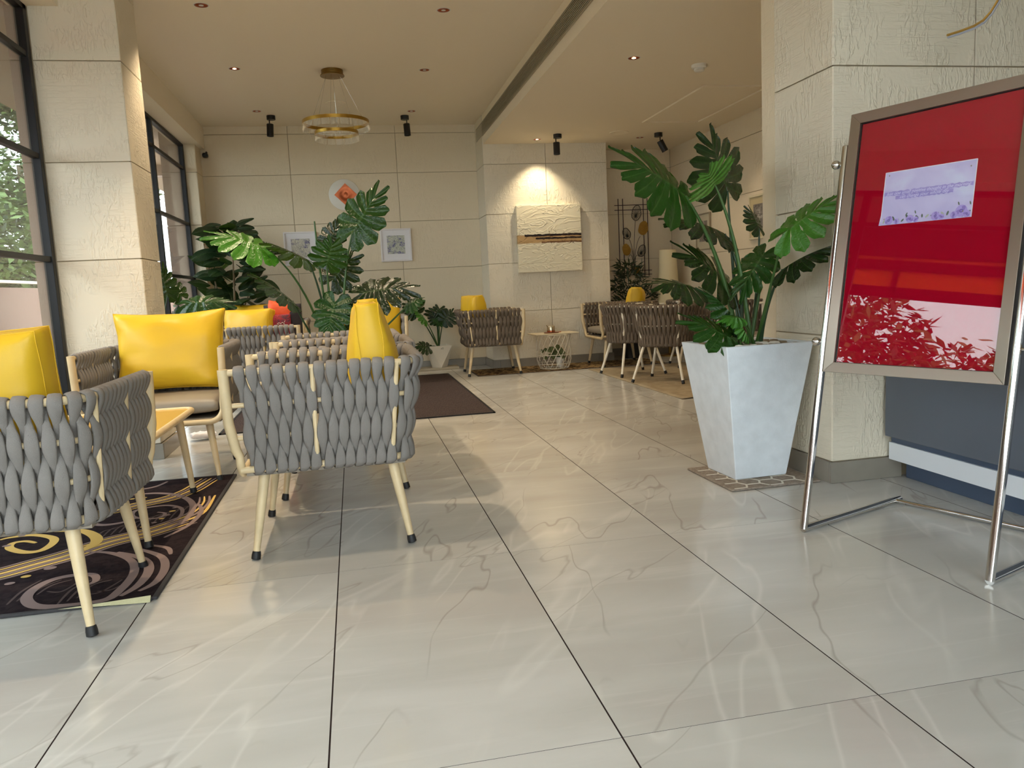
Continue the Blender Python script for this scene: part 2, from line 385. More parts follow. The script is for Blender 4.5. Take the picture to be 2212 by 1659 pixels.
# left column (inside and out)
cl_ = sroot('column_left'); g = MB(); g.box((-2.28, 3.593, 0), (-1.713, 4.03, 2.9)); g.build('column_core', M['joint'], cl_)
panels(cl_, 'y', 3.593, -0.012, [-2.165, -1.701], ZS, M['wall'])
panels(cl_, 'x', -1.713, 0.012, [3.581, 4.04], ZS, M['wall'])
panels(cl_, 'y', 3.593, -0.012, [-2.285, -2.215], [0, 0.655, 1.217, 1.78, 2.345, 2.9], M['ext'])
pl = sroot('column_corner'); g = MB(); g.box((-2.40, 7.73, 0), (-2.06, 8.06, 2.9)); g.build('column_core', M['joint'], pl)
panels(pl, 'y', 7.73, -0.012, [-2.165, -2.05], ZS[:5] + [2.65], M['wall_far'])
panels(pl, 'x', -2.06, 0.012, [7.72, 8.05], ZS[:5] + [2.65], M['wall_far'])
panels(pl, 'y', 7.73, -0.012, [-2.41, -2.215], [0, 0.655, 1.217, 1.78, 2.345, 2.9], M['ext'])
# baseboards (tile pieces with joints)
def baseboard(nm, runs):
    r = sroot(nm)
    for axis, plane, th, us in runs:
        for u0, u1 in zip(us[:-1], us[1:]):
            q = MB(); lo, hi = sorted((plane, plane + th))
            if axis == 'y': q.box((u0 + .001, lo, 0.001), (u1 - .001, hi, 0.095))
            else: q.box((lo, u0 + .001, 0.001), (hi, u1 - .001, 0.095))
            q.build('tile', M['base'], r, bevel=0.001)
baseboard('baseboard_back', [('y', 8.05, -0.015, [-2.05, -1.2, 0, 0.56, 1.078]), ('y', 7.55, -0.015, [1.065, 1.16, 2.36, 2.565]), ('x', 1.08, -0.015, [7.55, 8.035]), ('y', 8.05, -0.015, [2.55, 3.545])])
baseboard('baseboard_right', [('y', 1.618, -0.015, [1.546, 1.905]), ('x', 1.561, -0.015, [1.618, 2.085]), ('x', 3.56, -0.015, [2.2, 3.4, 4.6, 5.8, 7.0, 8.05])])
baseboard('baseboard_left', [('y', 3.581, -0.015, [-2.165, -1.686]), ('x', -1.701, 0.015, [3.581, 4.04])])

# ------------------------------------------------------------------ ceiling
ce = sroot('ceiling'); g = MB(); g.box((-2.6, -3.3, 2.89), (1.10, 8.3, 3.02)); g.build('high_ceiling', M['paint'], ce)
g = MB(); g.box((1.09, 2.0, 2.57), (3.9, 8.3, 3.02)); g.box((1.09, -3.3, 2.57), (2.0, 2.0, 3.02)); g.build('low_ceiling', M['paint'], ce)
g = MB(); g.box((2.0, -3.3, 2.98), (5.2, 2.0, 3.1)); g.build('entrance_ceiling', M['paint'], ce)
tl = sroot('trim_1'); g = MB(); g.box((-2.26, -3.3, 2.64), (-2.0, 8.06, 2.89)); g.build('window_head_soffit', M['paint'], tl)
hp = sroot('ceiling_hatch', 'square ceiling access hatch with a pale raised rim, right of the smoke detector')
g = MB(); x0, x1, y0, y1 = 2.60, 3.18, 5.0, 6.4
for a_, b_ in (((x0 - .03, y0 - .03), (x1 + .03, y0)), ((x0 - .03, y1), (x1 + .03, y1 + .03)), ((x0 - .03, y0), (x0, y1)), ((x1, y0), (x1 + .03, y1))):
    g.box((*a_, 2.556), (*b_, 2.5699))
g.build('hatch_rim', M['paint'], hp); g = MB(); g.box((x0 + .008, y0 + .008, 2.566), (x1 - .008, y1 - .008, 2.5699)); g.build('hatch_door', M['paint'], hp)

# ------------------------------------------------------------------ left glazing
def glazing(nm, lab, X, y0, y1, z0, z1, ys, zs, fr=0.05):
    r = sroot(nm, lab)
    g = MB()
    for a_, b_ in ((y0, y0 + fr), (y1 - fr, y1)): g.box((X - .025, a_, z0), (X + .025, b_, z1))
    for a_, b_ in ((z0, z0 + fr), (z1 - .03, z1)): g.box((X - .025, y0, a_), (X + .025, y1, b_))
    g.build('window_frame', M['steel_black'], r, bevel=.003)
    for y in ys:
        q = MB(); q.box((X - .022, y - fr / 2, z0), (X + .022, y + fr / 2, z1)); q.build('mullion', M['steel_black'], r)
    for z in zs:
        q = MB(); q.box((X - .018, y0, z - .015), (X + .018, y1, z + .015)); q.build('transom', M['steel_black'], r)
    for a_, b_ in zip([y0] + ys, ys + [y1]):
        for c_, d_ in zip([z0] + zs, zs + [z1]):
            q = MB(); q.box((X - .004, a_, c_), (X + .004, b_, d_)); q.build('pane', M['glass'], r)
    return r
glazing('window_1', 'near black-framed window wall left of the white column', -2.19, -4.0, 3.575, 0.0, 2.64, [-2.5, -1.0, 0.5, 2.0], [1.23, 1.81, 2.365])
glazing('window_2', 'far black-framed window beside the potted fig', -2.19, 4.035, 7.715, 0.0, 2.64, [5.05, 6.36], [1.21, 1.79, 2.38])
# glass front behind the camera
def glazing_y(nm, lab, Y, x0, x1, z1, xs, zs, fr=0.06):
    r = sroot(nm, lab); g = MB()
    for x in [x0] + xs + [x1]: g.box((x - fr / 2, Y - .04, 0), (x + fr / 2, Y + .04, z1))
    for z in zs + [z1 - .03]: g.box((x0, Y - .03, z - .025), (x1, Y + .03, z + .025))
    g.build('window_frame', M['steel_black'], r)
    q = MB(); q.box((x0, Y - .004, 0), (x1, Y + .004, z1)); q.build('pane', M['glass'], r)
glazing_y('window_3', 'entrance glass front opposite the far wall', -3.2, -2.2, 1.3, 2.9, [-0.45], [2.25])
g = MB(); g.box((1.3, -3.3, 0), (5.0, -3.1, 3.1)); structure(g.build('wall_light_block', M['wall_far']))  # unseen wall added to block daylight from behind on the right
g = MB(); g.box((5.0, -3.3, 0), (5.2, 2.0, 3.1)); structure(g.build('wall_side', M['wall_far']))

# ------------------------------------------------------------------ outside
g = MB(); g.box((-5.2, -12, -0.2), (-2.36, 14, -0.03)); structure(g.build('balcony_floor', M['ext']))
g = MB(); g.box((-4.3, -12, -0.03), (-4.12, 22, 1.20)); structure(g.build('parapet_wall', M['ext_wall']))
g = MB(); g.tube([(-4.21, -12, 1.27), (-4.21, 22, 1.27)], 0.018)
for k in range(-6, 8): g.tube([(-4.21, k * 1.9, 1.19), (-4.21, k * 1.9, 1.27)], 0.012)
structure(g.build('parapet_rail', M['cream'], smooth=True))
for nm, y0_, y1_ in (('exterior_eaves', -12, 14),):
    g = MB(); g.box((-3.45, y0_, 2.80), (-2.24, y1_, 2.92)); structure(g.build(nm, mat('eaves_board', (150, 122, 96), 0.8)))
for k in range(6):
    g = MB(); y = -6 + k * 3.2; g.box((-3.4, y, 2.66), (-2.28, y + 0.22, 2.80)); structure(g.build('eaves_beam', M['ext']))
g = MB(); g.box((-60, -60, -3.2), (-5.3, 60, -3.0)); structure(g.build('garden_ground', mat('grass_ground', (70, 84, 50), 0.9)))
g = MB(); g.box((-4.0, -60, -0.3), (30, -4.25, -0.06)); structure(g.build('forecourt_paving', mat('forecourt_stone', (150, 148, 142), 0.7)))

aw = thing('awning', 'orange translucent awning strips outside the near window, mirrored in the red board', 'awning', (-3.4, 0.4, 2.2))
tm_ = bpy.data.materials.new('orange_canopy'); tm_.use_nodes = True; n = tm_.node_tree; n.nodes.clear()
o_ = n.nodes.new('ShaderNodeOutputMaterial'); t_ = n.nodes.new('ShaderNodeBsdfTranslucent'); t_.inputs[0].default_value = (*lin((236, 140, 60)), 1); n.links.new(t_.outputs[0], o_.inputs[0])
for z0_, z1_ in ((.02, .18), (.27, .31)):
    g = MB(); g.box((-.002, -4.4, z0_), (.002, 3.0, z1_)); g.build('canopy_strip', tm_, aw)
for z0_, z1_ in ((-.05, .02), (.18, .27), (.31, .60)):
    g = MB(); g.box((-.03, -4.4, z0_), (.03, 3.0, z1_)); g.build('beam', M['steel_black'], aw)
for y in (-2.9, -1.1, .25, 1.55, 2.9):
    g = MB(); g.box((-.035, y - .025, -.05), (.0, y + .025, .60)); g.build('post', M['steel_black'], aw)

def tree_mesh(seed, R, H, nleaf, mats):
    rnd = random.Random(seed); g = MB()
    cl = []
    for k in range(26):
        a = rnd.uniform(0, 2 * PI); rr = R * math.sqrt(rnd.random()) * 0.85; zz = H * rnd.uniform(0.30, 1.0)
        cl.append((Vector((rr * math.cos(a), rr * math.sin(a), zz)), R * rnd.uniform(0.22, 0.42), rnd.random()))
    for k in range(nleaf):
        c_, r_, w_ = rnd.choice(cl)
        d = Vector((rnd.gauss(0, 1), rnd.gauss(0, 1), rnd.gauss(0, 0.7))).normalized()
        p = c_ + d * (r_ * rnd.uniform(0.6, 1.05))
        up = Vector((rnd.gauss(0, .5), rnd.gauss(0, .5), 1)).normalized(); dr = Vector((rnd.gauss(0, 1), rnd.gauss(0, 1), rnd.gauss(0, .5))).normalized()
        sd_ = dr.cross(up)  .normalized() * 0.045; L = dr * rnd.uniform(0.14, 0.26)
        g.add([p, p + L * .5 + sd_, p + L, p + L * .5 - sd_], [(0, 1, 2, 3)], 0 if rnd.random() < 0.45 + 0.4 * w_ else 1)
    return g
def tree(loc, seed, R, H, nleaf, label):
    t = thing('tree', label, 'tree', loc, 0, 'trees outside the left windows')
    o = tree_mesh(seed, R, H, nleaf, None).build('foliage', [M['tree1'], M['tree2']], t); o['kind'] = 'stuff'
    g = MB(); g.tube([(0, 0, 0), (0.05, 0.03, H * .4), (0.0, 0.1, H * .7)], [0.16, 0.11, 0.05], 8)
    rnd = random.Random(seed + 5)
    for k in range(6):
        a = rnd.uniform(0, 2 * PI); z = H * rnd.uniform(.35, .7)
        g.tube([(0.03, 0.03, z), (R * .4 * math.cos(a), R * .4 * math.sin(a), z + .3), (R * .8 * math.cos(a), R * .8 * math.sin(a), z + rnd.uniform(.1, .8))], [0.05, 0.03, 0.012], 6)
    g.build('trunk', M['bark'], t, smooth=True)
tree((-7.6, 9.5, -3), 1, 2.4, 9.2, 24000, 'leafy tree seen through the near window beyond the parapet')
tree((-6.6, 15.4, -3), 2, 2.4, 9.6, 22000, 'leafy tree with pale branches seen through the far window')
tree((-12.5, 7.0, -3), 3, 2.4, 8.0, 12000, 'tree crown at the left edge behind the near window')
tree((-10.8, 20.5, -3), 4, 3.4, 11.0, 18000, 'tall tree farthest beyond the left windows')
tree((-8.6, 1.5, -3), 5, 2.6, 5.7, 15000, 'feathery tree whose crown is mirrored in the red board')
tree((-10.6, 13.2, -3), 6, 2.0, 9.0, 16000, 'dense green tree between the two nearest trees beyond the parapet')

exec_order = 'structure done'
# ------------------------------------------------------------------ ceiling fittings
def light_spot(loc, tgt, energy, angle, blend=0.5, size=0.03, col=(1.0, 0.78, 0.52)):
    d = bpy.data.lights.new('downlight_lamp', 'SPOT'); d.energy = energy; d.spot_size = math.radians(angle); d.spot_blend = blend
    d.shadow_soft_size = size; d.color = col
    o = bpy.data.objects.new('downlight_lamp', d); C.objects.link(o); o.location = loc
    o.rotation_euler = (Vector(tgt) - Vector(loc)).to_track_quat('-Z', 'Y').to_euler(); return o
DLs = [(-1.33, 4.25, 2.89, 'copper downlight nearest the left column, at the top edge', 0), (0.28, 4.25, 2.89, 'copper downlight at the top edge right of the chandelier', 0),
       (-1.33, 5.735, 2.89, 'glowing copper downlight left of the chandelier canopy', 1), (0.28, 5.74, 2.89, 'copper downlight level with the chandelier canopy on its right', 0),
       (-1.33, 7.30, 2.89, 'copper downlight above the left black spotlight', 0), (0.28, 7.33, 2.89, 'copper downlight above the middle black spotlight', 0),
       (1.665, 4.217, 2.57, 'glowing copper downlight on the low ceiling near the smoke detector', 1), (1.661, 7.30, 2.57, 'downlight washing the textured column above the canvas', 1),
       (2.863, 7.26, 2.57, 'small copper downlight behind the tallest monstera leaves', 0)]
dl_mesh = None
for x, y, z, lab, on in DLs:
    t = thing('downlight', lab, 'ceiling light', (x, y, z), 0, 'recessed copper downlights')
    g = MB(); g.lathe([(0.052, -0.001), (0.047, -0.003), (0.043, -0.001), (0.0425, 0.0)], n=28, caps=False); g.build('rim', M['white'], t, smooth=True)
    g = MB()
    for k in range(28):
        a0, a1 = 2 * PI * k / 28, 2 * PI * (k + 1) / 28; am = (a0 + a1) / 2
        P = lambda r, a, zz: (r * math.cos(a), r * math.sin(a), zz)
        g.add([P(.043, a0, -.002), P(.043, a1, -.002), P(.012, a1, -.0006), P(.012, a0, -.0006), P(.028, am, .0)], [(0, 1, 4), (1, 2, 4), (2, 3, 4), (3, 0, 4)])
    g.build('reflector', M['copper'], t)
    g = MB(); g.lathe([(0.016, -0.0024), (0.0, -0.003)], n=16); g.build('bulb', M['lamp_on'] if on else M['white'], t)
for x, y, e in ((-1.33, 4.25, 60), (0.28, 4.25, 50), (-1.33, 5.735, 60), (0.28, 5.74, 50), (-1.33, 2.75, 110), (0.28, 2.75, 15), (-1.33, 1.25, 60)):
    light_spot((x, y, 2.87), (x + (.25 if y < 3 else 0), y, 0), e, 86 if y < 3 else 110, 0.6)
for x, y, e, a_ in ((1.665, 4.217, 40, 100), (2.86, 6.6, 14, 100), (3.0, 5.7, 14, 100)):
    light_spot((x, y, 2.55), (x, y, 0), e, a_, 0.6)
light_spot((1.70, 7.30, 2.54), (1.72, 7.42, 0), 46, 96, 0.75, 0.02, (1.0, 0.84, 0.58))
def black_spot(x, y, z, az, tilt, lab):
    t = thing('spotlight', lab, 'spotlight', (x, y, z), az, 'black ceiling spotlights')
    g = MB(); g.lathe([(0.046, 0), (0.046, -0.042), (0.0, -0.042)], n=24); g.build('mount', M['black'], t, smooth=True)
    g = MB(); g.tube([(0.02, 0, -.04), (0.02, 0, -.09)], 0.006, 8); g.build('stem', M['black'], t)
    mm = Matrix.Translation((0.015, 0, -0.085)) @ Matrix.Rotation(tilt, 4, 'Y')
    g = MB(); g.lathe([(0.0, 0.0), (0.033, 0.0), (0.036, -0.004), (0.036, -0.13), (0.03, -0.13), (0.028, -0.10), (0.0, -0.10)], n=24); g.build('head', M['black'], t, smooth=True, mtx=mm)
black_spot(-1.211, 7.519, 2.889, PI, -0.06, 'black cylinder spotlight left of the chandelier')
black_spot(0.22, 7.557, 2.889, 0, -0.04, 'black cylinder spotlight right of the chandelier')
black_spot(1.824, 7.024, 2.569, PI, 0.0, 'black cylinder spotlight in front of the textured column')
black_spot(2.985, 7.007, 2.569, 0, -0.5, 'tilted black spotlight behind the monstera tips')
black_spot(2.958, 4.56, 2.569, 0, -0.55, 'tilted black spotlight beside the right column')
for x, y, z, lab in ((-0.523, 6.967, 2.89, 'round ceiling speaker cover behind the chandelier cables'), (2.506, 6.958, 2.57, 'round ceiling speaker cover on the low ceiling')):
    g = MB(); g.lathe([(0.105, 0), (0.103, -0.006), (0.096, -0.004), (0.0, -0.003)], n=40)
    o = g.build('ceiling_speaker', M['paint'], smooth=True); o.location = (x, y, z); tag(o, lab, 'speaker')
t = thing('smoke_detector', 'white round smoke detector on the low ceiling', 'smoke detector', (2.255, 4.381, 2.57))
g = MB(); g.lathe([(0.058, 0), (0.058, -0.02), (0.05, -0.027), (0, -0.027)], n=28); g.build('base', M['white'], t, smooth=True)
g = MB(); g.lathe([(0.038, -0.025), (0.04, -0.044), (0.03, -0.050), (0, -0.050)], n=28); g.build('sensor', M['white'], t, smooth=True)
t = thing('security_camera', 'small black security camera in the far left ceiling corner', 'camera', (-1.985, 7.95, 2.56))
g = MB(); g.box((-.030, -.04, -.026), (.030, .04, .026)); g.build('housing', M['black'], t, bevel=.018)
g = MB(); g.lathe([(0.02, 0), (0.018, .008), (0, .01)], n=18); g.build('lens', M['steel_black'], t, mtx=Matrix.Translation((0, -.04, 0)) @ Matrix.Rotation(PI / 2, 4, 'X'))
g = MB(); g.tube([(0, .04, 0), (0, .10, .05)], .012, 8); g.build('bracket', M['black'], t)
# long linear air grille in the ceiling step
t = thing('air_grille', 'long linear air vent of thin dark slots in the ceiling step', 'vent', (1.09, 2.0, 2.735))
g = MB(); g.box((-.004, -6, -.066), (-.0005, 5.95, .066)); g.build('back_plate', M['dark'], t)
g = MB(); g.box((-.012, -6, .066), (-.0005, 5.95, .074)); g.box((-.012, -6, -.074), (-.0005, 5.95, -.066)); g.build('frame', M['grille'], t)
sm = MB(); sm.box((-.013, -6, 0), (-.006, 5.95, .0062))
s0 = sm.build('slat', M['grille'], t, mtx=Matrix.Translation((0, 0, -.062)))
for k in range(1, 9): inst(s0.data, 'slat', t, Matrix.Translation((0, 0, -.062 + k * 0.0145)))

# chandelier
t = thing('chandelier', 'two-ring brass chandelier hung on thin cables', 'chandelier', (-0.524, 5.772, 2.89))
g = MB(); g.lathe([(0.094, 0), (0.094, -0.035), (0.104, -0.043), (0.104, -0.05), (0.0, -0.05)], n=40); cp = g.build('ceiling_canopy', M['brass_dark'], t, smooth=True)
g = MB()
for k in range(4): g.box((-.014 + k * .0075, -.0955, -.022), (-.011 + k * .0075, -.094, -.010))
g.build('vent_slot', M['dark'], cp)
def ring(R, h, z):
    g = MB(); g.lathe([(R, z), (R, z + h), (R - .008, z + h), (R - .008, z), (R, z)], n=72, caps=False); return g.build('brass_ring', M['brass'], t, smooth=True)
r1 = ring(0.288, 0.028, -0.455); r2 = ring(0.19, 0.026, -0.545)
rnd = random.Random(3)
for R, z, nn, par in ((0.288, -0.455, 22, r1), (0.19, -0.545, 15, r2)):
    for k in range(nn):
        a0, a1 = 2 * PI * k / nn, 2 * PI * (k + .9) / nn; g = MB(); vs = []
        for j in range(5):
            a = a0 + (a1 - a0) * j / 4
            for zz, rr in ((z, R - .004), (z - .05 - .006 * rnd.random(), R + .008 * math.sin(j * 2 + k))):
                vs.append((rr * math.cos(a), rr * math.sin(a), zz)); vs.append(((rr - .006) * math.cos(a), (rr - .006) * math.sin(a), zz))
        fs = []
        for j in range(4):
            o = j * 4; fs += [(o, o + 2, o + 6, o + 4), (o + 1, o + 5, o + 7, o + 3), (o + 2, o + 3, o + 7, o + 6), (o, o + 4, o + 5, o + 1)]
        g.add(vs, fs); g.build('crystal', M['crystal'], par)
for k in range(3):
    a = 2 * PI * k / 3 + 0.4
    g = MB(); g.tube([(.075 * math.cos(a), .075 * math.sin(a), -.05), (.284 * math.cos(a), .284 * math.sin(a), -.43)], .0013, 5); g.build('cable', M['steel'], t)
    a += 1.1; g = MB(); g.tube([(.06 * math.cos(a), .06 * math.sin(a), -.05), (.186 * math.cos(a), .186 * math.sin(a), -.52)], .0013, 5); g.build('cable', M['steel'], t)

# curved brass wall light at the top right corner
t = thing('ribbon_pendant', 'thin curved brass ribbon light hanging at the top right corner', 'light', (0, 0, 0))
pts = [at(u, v, 1.30) for u, v in ((2046, 76), (2072, 68), (2104, 56), (2124, 44), (2140, 26), (2156, 0), (2172, -40), (2196, -110))]
fine = []
for i in range(len(pts) - 1):
    for j in range(4): fine.append(pts[i].lerp(pts[i + 1], j / 4))
fine.append(pts[-1])
g = MB(); g.tube(fine, 0.0045, 4); o = g.build('brass_band', mat('gold_lacquer', (190, 146, 66), .4), t)
g = MB(); g.tube([p + Vector((0.004, 0, -0.008)) for p in fine], 0.0045, 6); g.build('diffuser_strip', mat('diffuser_grey', (176, 178, 190), 0.5), t)
g = MB(); g.tube([fine[-1], Vector((fine[-1].x, fine[-1].y, 2.98))], .002, 5); g.build('cable', M['steel'], t)

# ------------------------------------------------------------------ wall decoration
def frame_pic(name, label, cat, c, w, h, art, facing='y', mount=(228, 226, 228), frc=(222, 216, 214), bar=0.018, group=None):
    t = thing(name, label, cat, c, 0 if facing == 'y' else -PI / 2, group)
    g = MB(); b = bar
    for a_, d_ in (((-w / 2, -h / 2), (w / 2, -h / 2 + b)), ((-w / 2, h / 2 - b), (w / 2, h / 2)), ((-w / 2, -h / 2 + b), (-w / 2 + b, h / 2 - b)), ((w / 2 - b, -h / 2 + b), (w / 2, h / 2 - b))):
        g.box((a_[0], -.022, a_[1]), (d_[0], 0, d_[1]))
    g.build('frame', mat('frame_lacquer', frc, .4), t, bevel=.002)
    g = MB(); g.box((-w / 2 + b, -.010, -h / 2 + b), (w / 2 - b, -.002, h / 2 - b)); g.build('mount', mat('picture_mount', mount, .8), t)
    k = 0.285 * w; g = MB(); g.box((-k, -.0115, -h * .27), (k, -.009, h * .29)); g.build('print', art, t)
    return t
def art_material(name, bgc, c1, c2, seed, sc=34):
    mt = mat(name, bgc, .7); n, b = nodes_of(mt); tc = n.nodes.new('ShaderNodeTexCoord')
    v = mapping(n, tc.outputs['Object'], loc=(seed, seed * 2, seed))
    f1 = ramp(n, noise_n(n, v, sc, 6, 1.6, .7), [(0.46, (0, 0, 0)), (0.50, (.9, .9, .9))]); f2 = ramp(n, noise_n(n, mapping(n, v, loc=(9, 1, 4)), sc * 2.2, 5, 2.5, .7), [(0.53, (0, 0, 0)), (0.57, (.85, .85, .85))])
    f3 = ramp(n, noise_n(n, mapping(n, v, loc=(2, 8, 3)), sc * .6, 2), [(0.45, (0, 0, 0)), (0.6, (1, 1, 1))])
    c = mixc(n, mth(n, 'MULTIPLY', f1, f3), lin(bgc), lin(c1)); c = mixc(n, f2, c, lin(c2)); n.links.new(c, b.inputs['Base Color']); return mt
frame_pic('picture', 'square white-framed flower print behind the tall monstera stems', 'picture', (-1.04, 8.048, 1.505), .375, .385, art_material('violet_flower_print', (214, 210, 196), (88, 80, 140), (70, 76, 66), 3), group='framed prints on the walls')
frame_pic('picture', 'square white-framed purple and green flower print on the far wall, fully visible', 'picture', (0.06, 8.048, 1.505), .365, .385, art_material('green_flower_print', (200, 202, 188), (104, 96, 156), (62, 74, 48), 8, 30), group='framed prints on the walls')
frame_pic('picture', 'pale gold framed grey drawing on the right wall beside the column', 'picture', (3.558, 5.83, 1.52), .37, .44, art_material('grey_drawing', (120, 112, 104), (190, 182, 168), (70, 62, 56), 5, 9), 'x', (196, 180, 140), (212, 200, 168), .02)
frame_pic('picture', 'narrow framed print on the right wall seen between monstera leaves', 'picture', (3.558, 7.10, 1.47), .37, .42, art_material('dim_drawing', (130, 120, 108), (180, 170, 156), (80, 72, 64), 6, 9), 'x', (196, 186, 160), (150, 136, 112), .014)
# round white disc with copper diamond
t = thing('wall_plaque', 'round white disc with a hammered copper diamond on the far wall', 'wall decoration', (-0.50, 8.048, 2.105))
Rx = Matrix.Rotation(PI / 2, 4, 'X')
g = MB(); g.lathe([(.178, 0), (.178, .012), (.172, .016), (0, .016)], n=56); g.build('disc', M['white'], t, smooth=True, mtx=Rx)
g = MB(); L = .092; N = 12
vs = []; fs = []
for i in range(N + 1):
    for j in range(N + 1):
        x = -1 + 2 * i / N; y = -1 + 2 * j / N; r = math.hypot(x, y); vs.append((x * L, y * L, .018 + .008 * smoothstep(.25, .9, r) + .012 * math.exp(-(r / .16) ** 2)))
for i in range(N):
    for j in range(N):
        a = i * (N + 1) + j; fs.append((a, a + N + 1, a + N + 2, a + 1))
g.add(vs, fs); g.build('copper_diamond', M['copper'], t, smooth='all', mtx=Rx @ Matrix.Translation((0.015, 0, 0)) @ Matrix.Rotation(PI / 4, 4, 'Z'))
# canvas on the textured column
mt = mat('impasto_paint', (226, 216, 190), .6, spec=.3); n, b = nodes_of(mt); tc = n.nodes.new('ShaderNodeTexCoord'); sp = n.nodes.new('ShaderNodeSeparateXYZ')
n.links.new(tc.outputs['Object'], sp.inputs[0]); X_, Z_ = sp.outputs[0], sp.outputs[2]
wob = mth(n, 'MULTIPLY', mth(n, 'SUBTRACT', noise_n(n, mapping(n, tc.outputs['Object'], sc=(6, 1, 30)), 1.6, 5, .5, .7), vb=.5), vb=.034)
zz = mth(n, 'ADD', Z_, wob)
def bandf(z0, hw, soft=.003, x0=None):
    d = mth(n, 'ABSOLUTE', mth(n, 'SUBTRACT', zz, vb=z0)); f = ramp(n, mth(n, 'MULTIPLY', d, vb=10), [(max(0, (hw - soft) * 10), (1, 1, 1)), ((hw + soft) * 10, (0, 0, 0))])
    if x0 is not None: f = mth(n, 'MULTIPLY', f, mth(n, 'GREATER_THAN', X_, vb=x0))
    return f
c = mixc(n, bandf(-.005, .048, .006), lin((228, 218, 192)), lin((186, 152, 106)))
c = mixc(n, bandf(.038, .013, .002, -.30), c, lin((34, 22, 22))); c = mixc(n, bandf(.002, .010, .002, -.17), c, lin((30, 18, 18))); c = mixc(n, bandf(-.044, .008, .004, -.10), c, lin((96, 56, 28)))
ln = ramp(n, mth(n, 'ABSOLUTE', mth(n, 'SUBTRACT', noise_n(n, mapping(n, tc.outputs['Object'], sc=(3, 1, 9)), 1.4, 5, .6), vb=.5)), [(0, (1, 1, 1)), (.008, (0, 0, 0))])
zone = ramp(n, mth(n, 'ABSOLUTE', mth(n, 'ADD', Z_, vb=.02)), [(.10, (1, 1, 1)), (.14, (0, 0, 0))]); c = mixc(n, mth(n, 'MULTIPLY', ln, zone), c, lin((60, 36, 24)))
n.links.new(c, b.inputs['Base Color'])
h1 = ramp(n, noise_n(n, mapping(n, tc.outputs['Object'], sc=(3, 1, 7)), 1.3, 2, 1.6), [(.44, (0, 0, 0)), (.49, (1, 1, 1)), (.56, (.5, .5, .5))])
bp = n.nodes.new('ShaderNodeBump'); bp.inputs['Strength'].default_value = .5; bp.inputs['Distance'].default_value = .008; n.links.new(h1, bp.inputs['Height']); n.links.new(bp.outputs[0], b.inputs['Normal'])
t = thing('canvas_painting', 'square impasto canvas with dark brown stripes on the textured column', 'painting', (1.812, 7.549, 1.485), 0)
g = MB(); g.box((-.385, -.050, -.385), (.385, 0, .385)); g.build('canvas', mt, t, bevel=.004)
# metal leaf wall art
t = thing('metal_wall_art', 'dark metal grid wall art with black and gold leaves', 'wall decoration', (3.03, 8.045, 1.5))
g = MB()
for x in (-.185, -.125, .145, .20): g.bar((x, -.02, -.50), (x, -.02, .47), .008, .008)
for z in (.39, .33, -.43, -.48): g.bar((-.235, -.02, z), (.24, -.02, z), .008, .008)
g.build('rod_grid', mat('dark_bronze_rod', (48, 24, 30), .5), t)
def flat_leaf(w, h, mtl, loc, ang, ribs=False):
    g = MB(); n_ = 20; outl = []
    for k in range(n_):
        a = 2 * PI * k / n_; r = 1 + .06 * math.sin(5 * a); outl.append((w / 2 * r * math.sin(a), h / 2 * (math.cos(a) * (1 + .12 * math.cos(a)))))
    if ribs:
        g.tube([(x, 0, z) for x, z in outl], .004, 5, closed=True)
        for k in range(0, n_): g.tube([(0, 0, -h * .2), (outl[k][0], 0, outl[k][1])], .002, 4)
    else:
        g.add([(0, -.006, 0)] + [(x, 0, z) for x, z in outl], [(0, k + 1, (k + 1) % n_ + 1) for k in range(n_)])
        for k in range(5):
            for sgn in (-1, 1): g.tube([(0, -.006, -h * .35 + k * h * .14), (sgn * w * .38, -.004, -h * .2 + k * h * .15)], .0022, 4)
    g.build('metal_leaf', mtl, t, mtx=Matrix.Translation(loc) @ Matrix.Rotation(ang, 4, 'Y'))
gold = mat('gold_paint_leaf', (166, 124, 44), .5, .2); blk = mat('black_wire', (20, 20, 20), .5)
flat_leaf(.12, .19, blk, (.045, -.035, .28), .2, True); flat_leaf(.13, .18, gold, (.13, -.04, .09), .25); flat_leaf(.10, .14, blk, (-.09, -.04, .03), -.3, True)
flat_leaf(.11, .15, gold, (-.10, -.045, -.17), -.2); flat_leaf(.10, .15, blk, (.10, -.045, -.19), .35, True); flat_leaf(.07, .10, gold, (.03, -.045, -.42), .3)
g = MB()
for x1, z1, bx in ((.03, .19, .0), (.09, .0, .01), (-.06, -.03, -.005), (.07, -.26, .01), (-.07, -.25, -.01)):
    g.tube(bez(Vector((0, -.03, -.48)), Vector((bx, -.03, z1 * .2 - .1)), Vector((x1, -.035, z1)), 8), .003, 5)
g.build('wire_stem', blk, t)

# ------------------------------------------------------------------ rope armchairs
TOPZ, BOTZ = .695, .345
def upath(hx, yf, yb, r, n=10):
    """U shaped path front-left -> back -> front-right"""
    p = [Vector((-hx, yf))]
    p += [Vector((-hx + r - r * math.cos(a), yb + r - r * math.sin(a))) for a in [PI / 2 * i / n for i in range(n + 1)]]
    p += [Vector((hx - r + r * math.sin(a), yb + r - r * math.cos(a))) for a in [PI / 2 * i / n for i in range(n + 1)]]
    p.append(Vector((hx, yf))); return p
def samp(path, s):
    L = [0]
    for a, b in zip(path[:-1], path[1:]): L.append(L[-1] + (b - a).length)
    d = s * L[-1]
    for i in range(len(path) - 1):
        if d <= L[i + 1] or i == len(path) - 2:
            f = (d - L[i]) / max(1e-9, L[i + 1] - L[i]); tg = (path[i + 1] - path[i]).normalized()
            return path[i].lerp(path[i + 1], f), tg, L[-1]
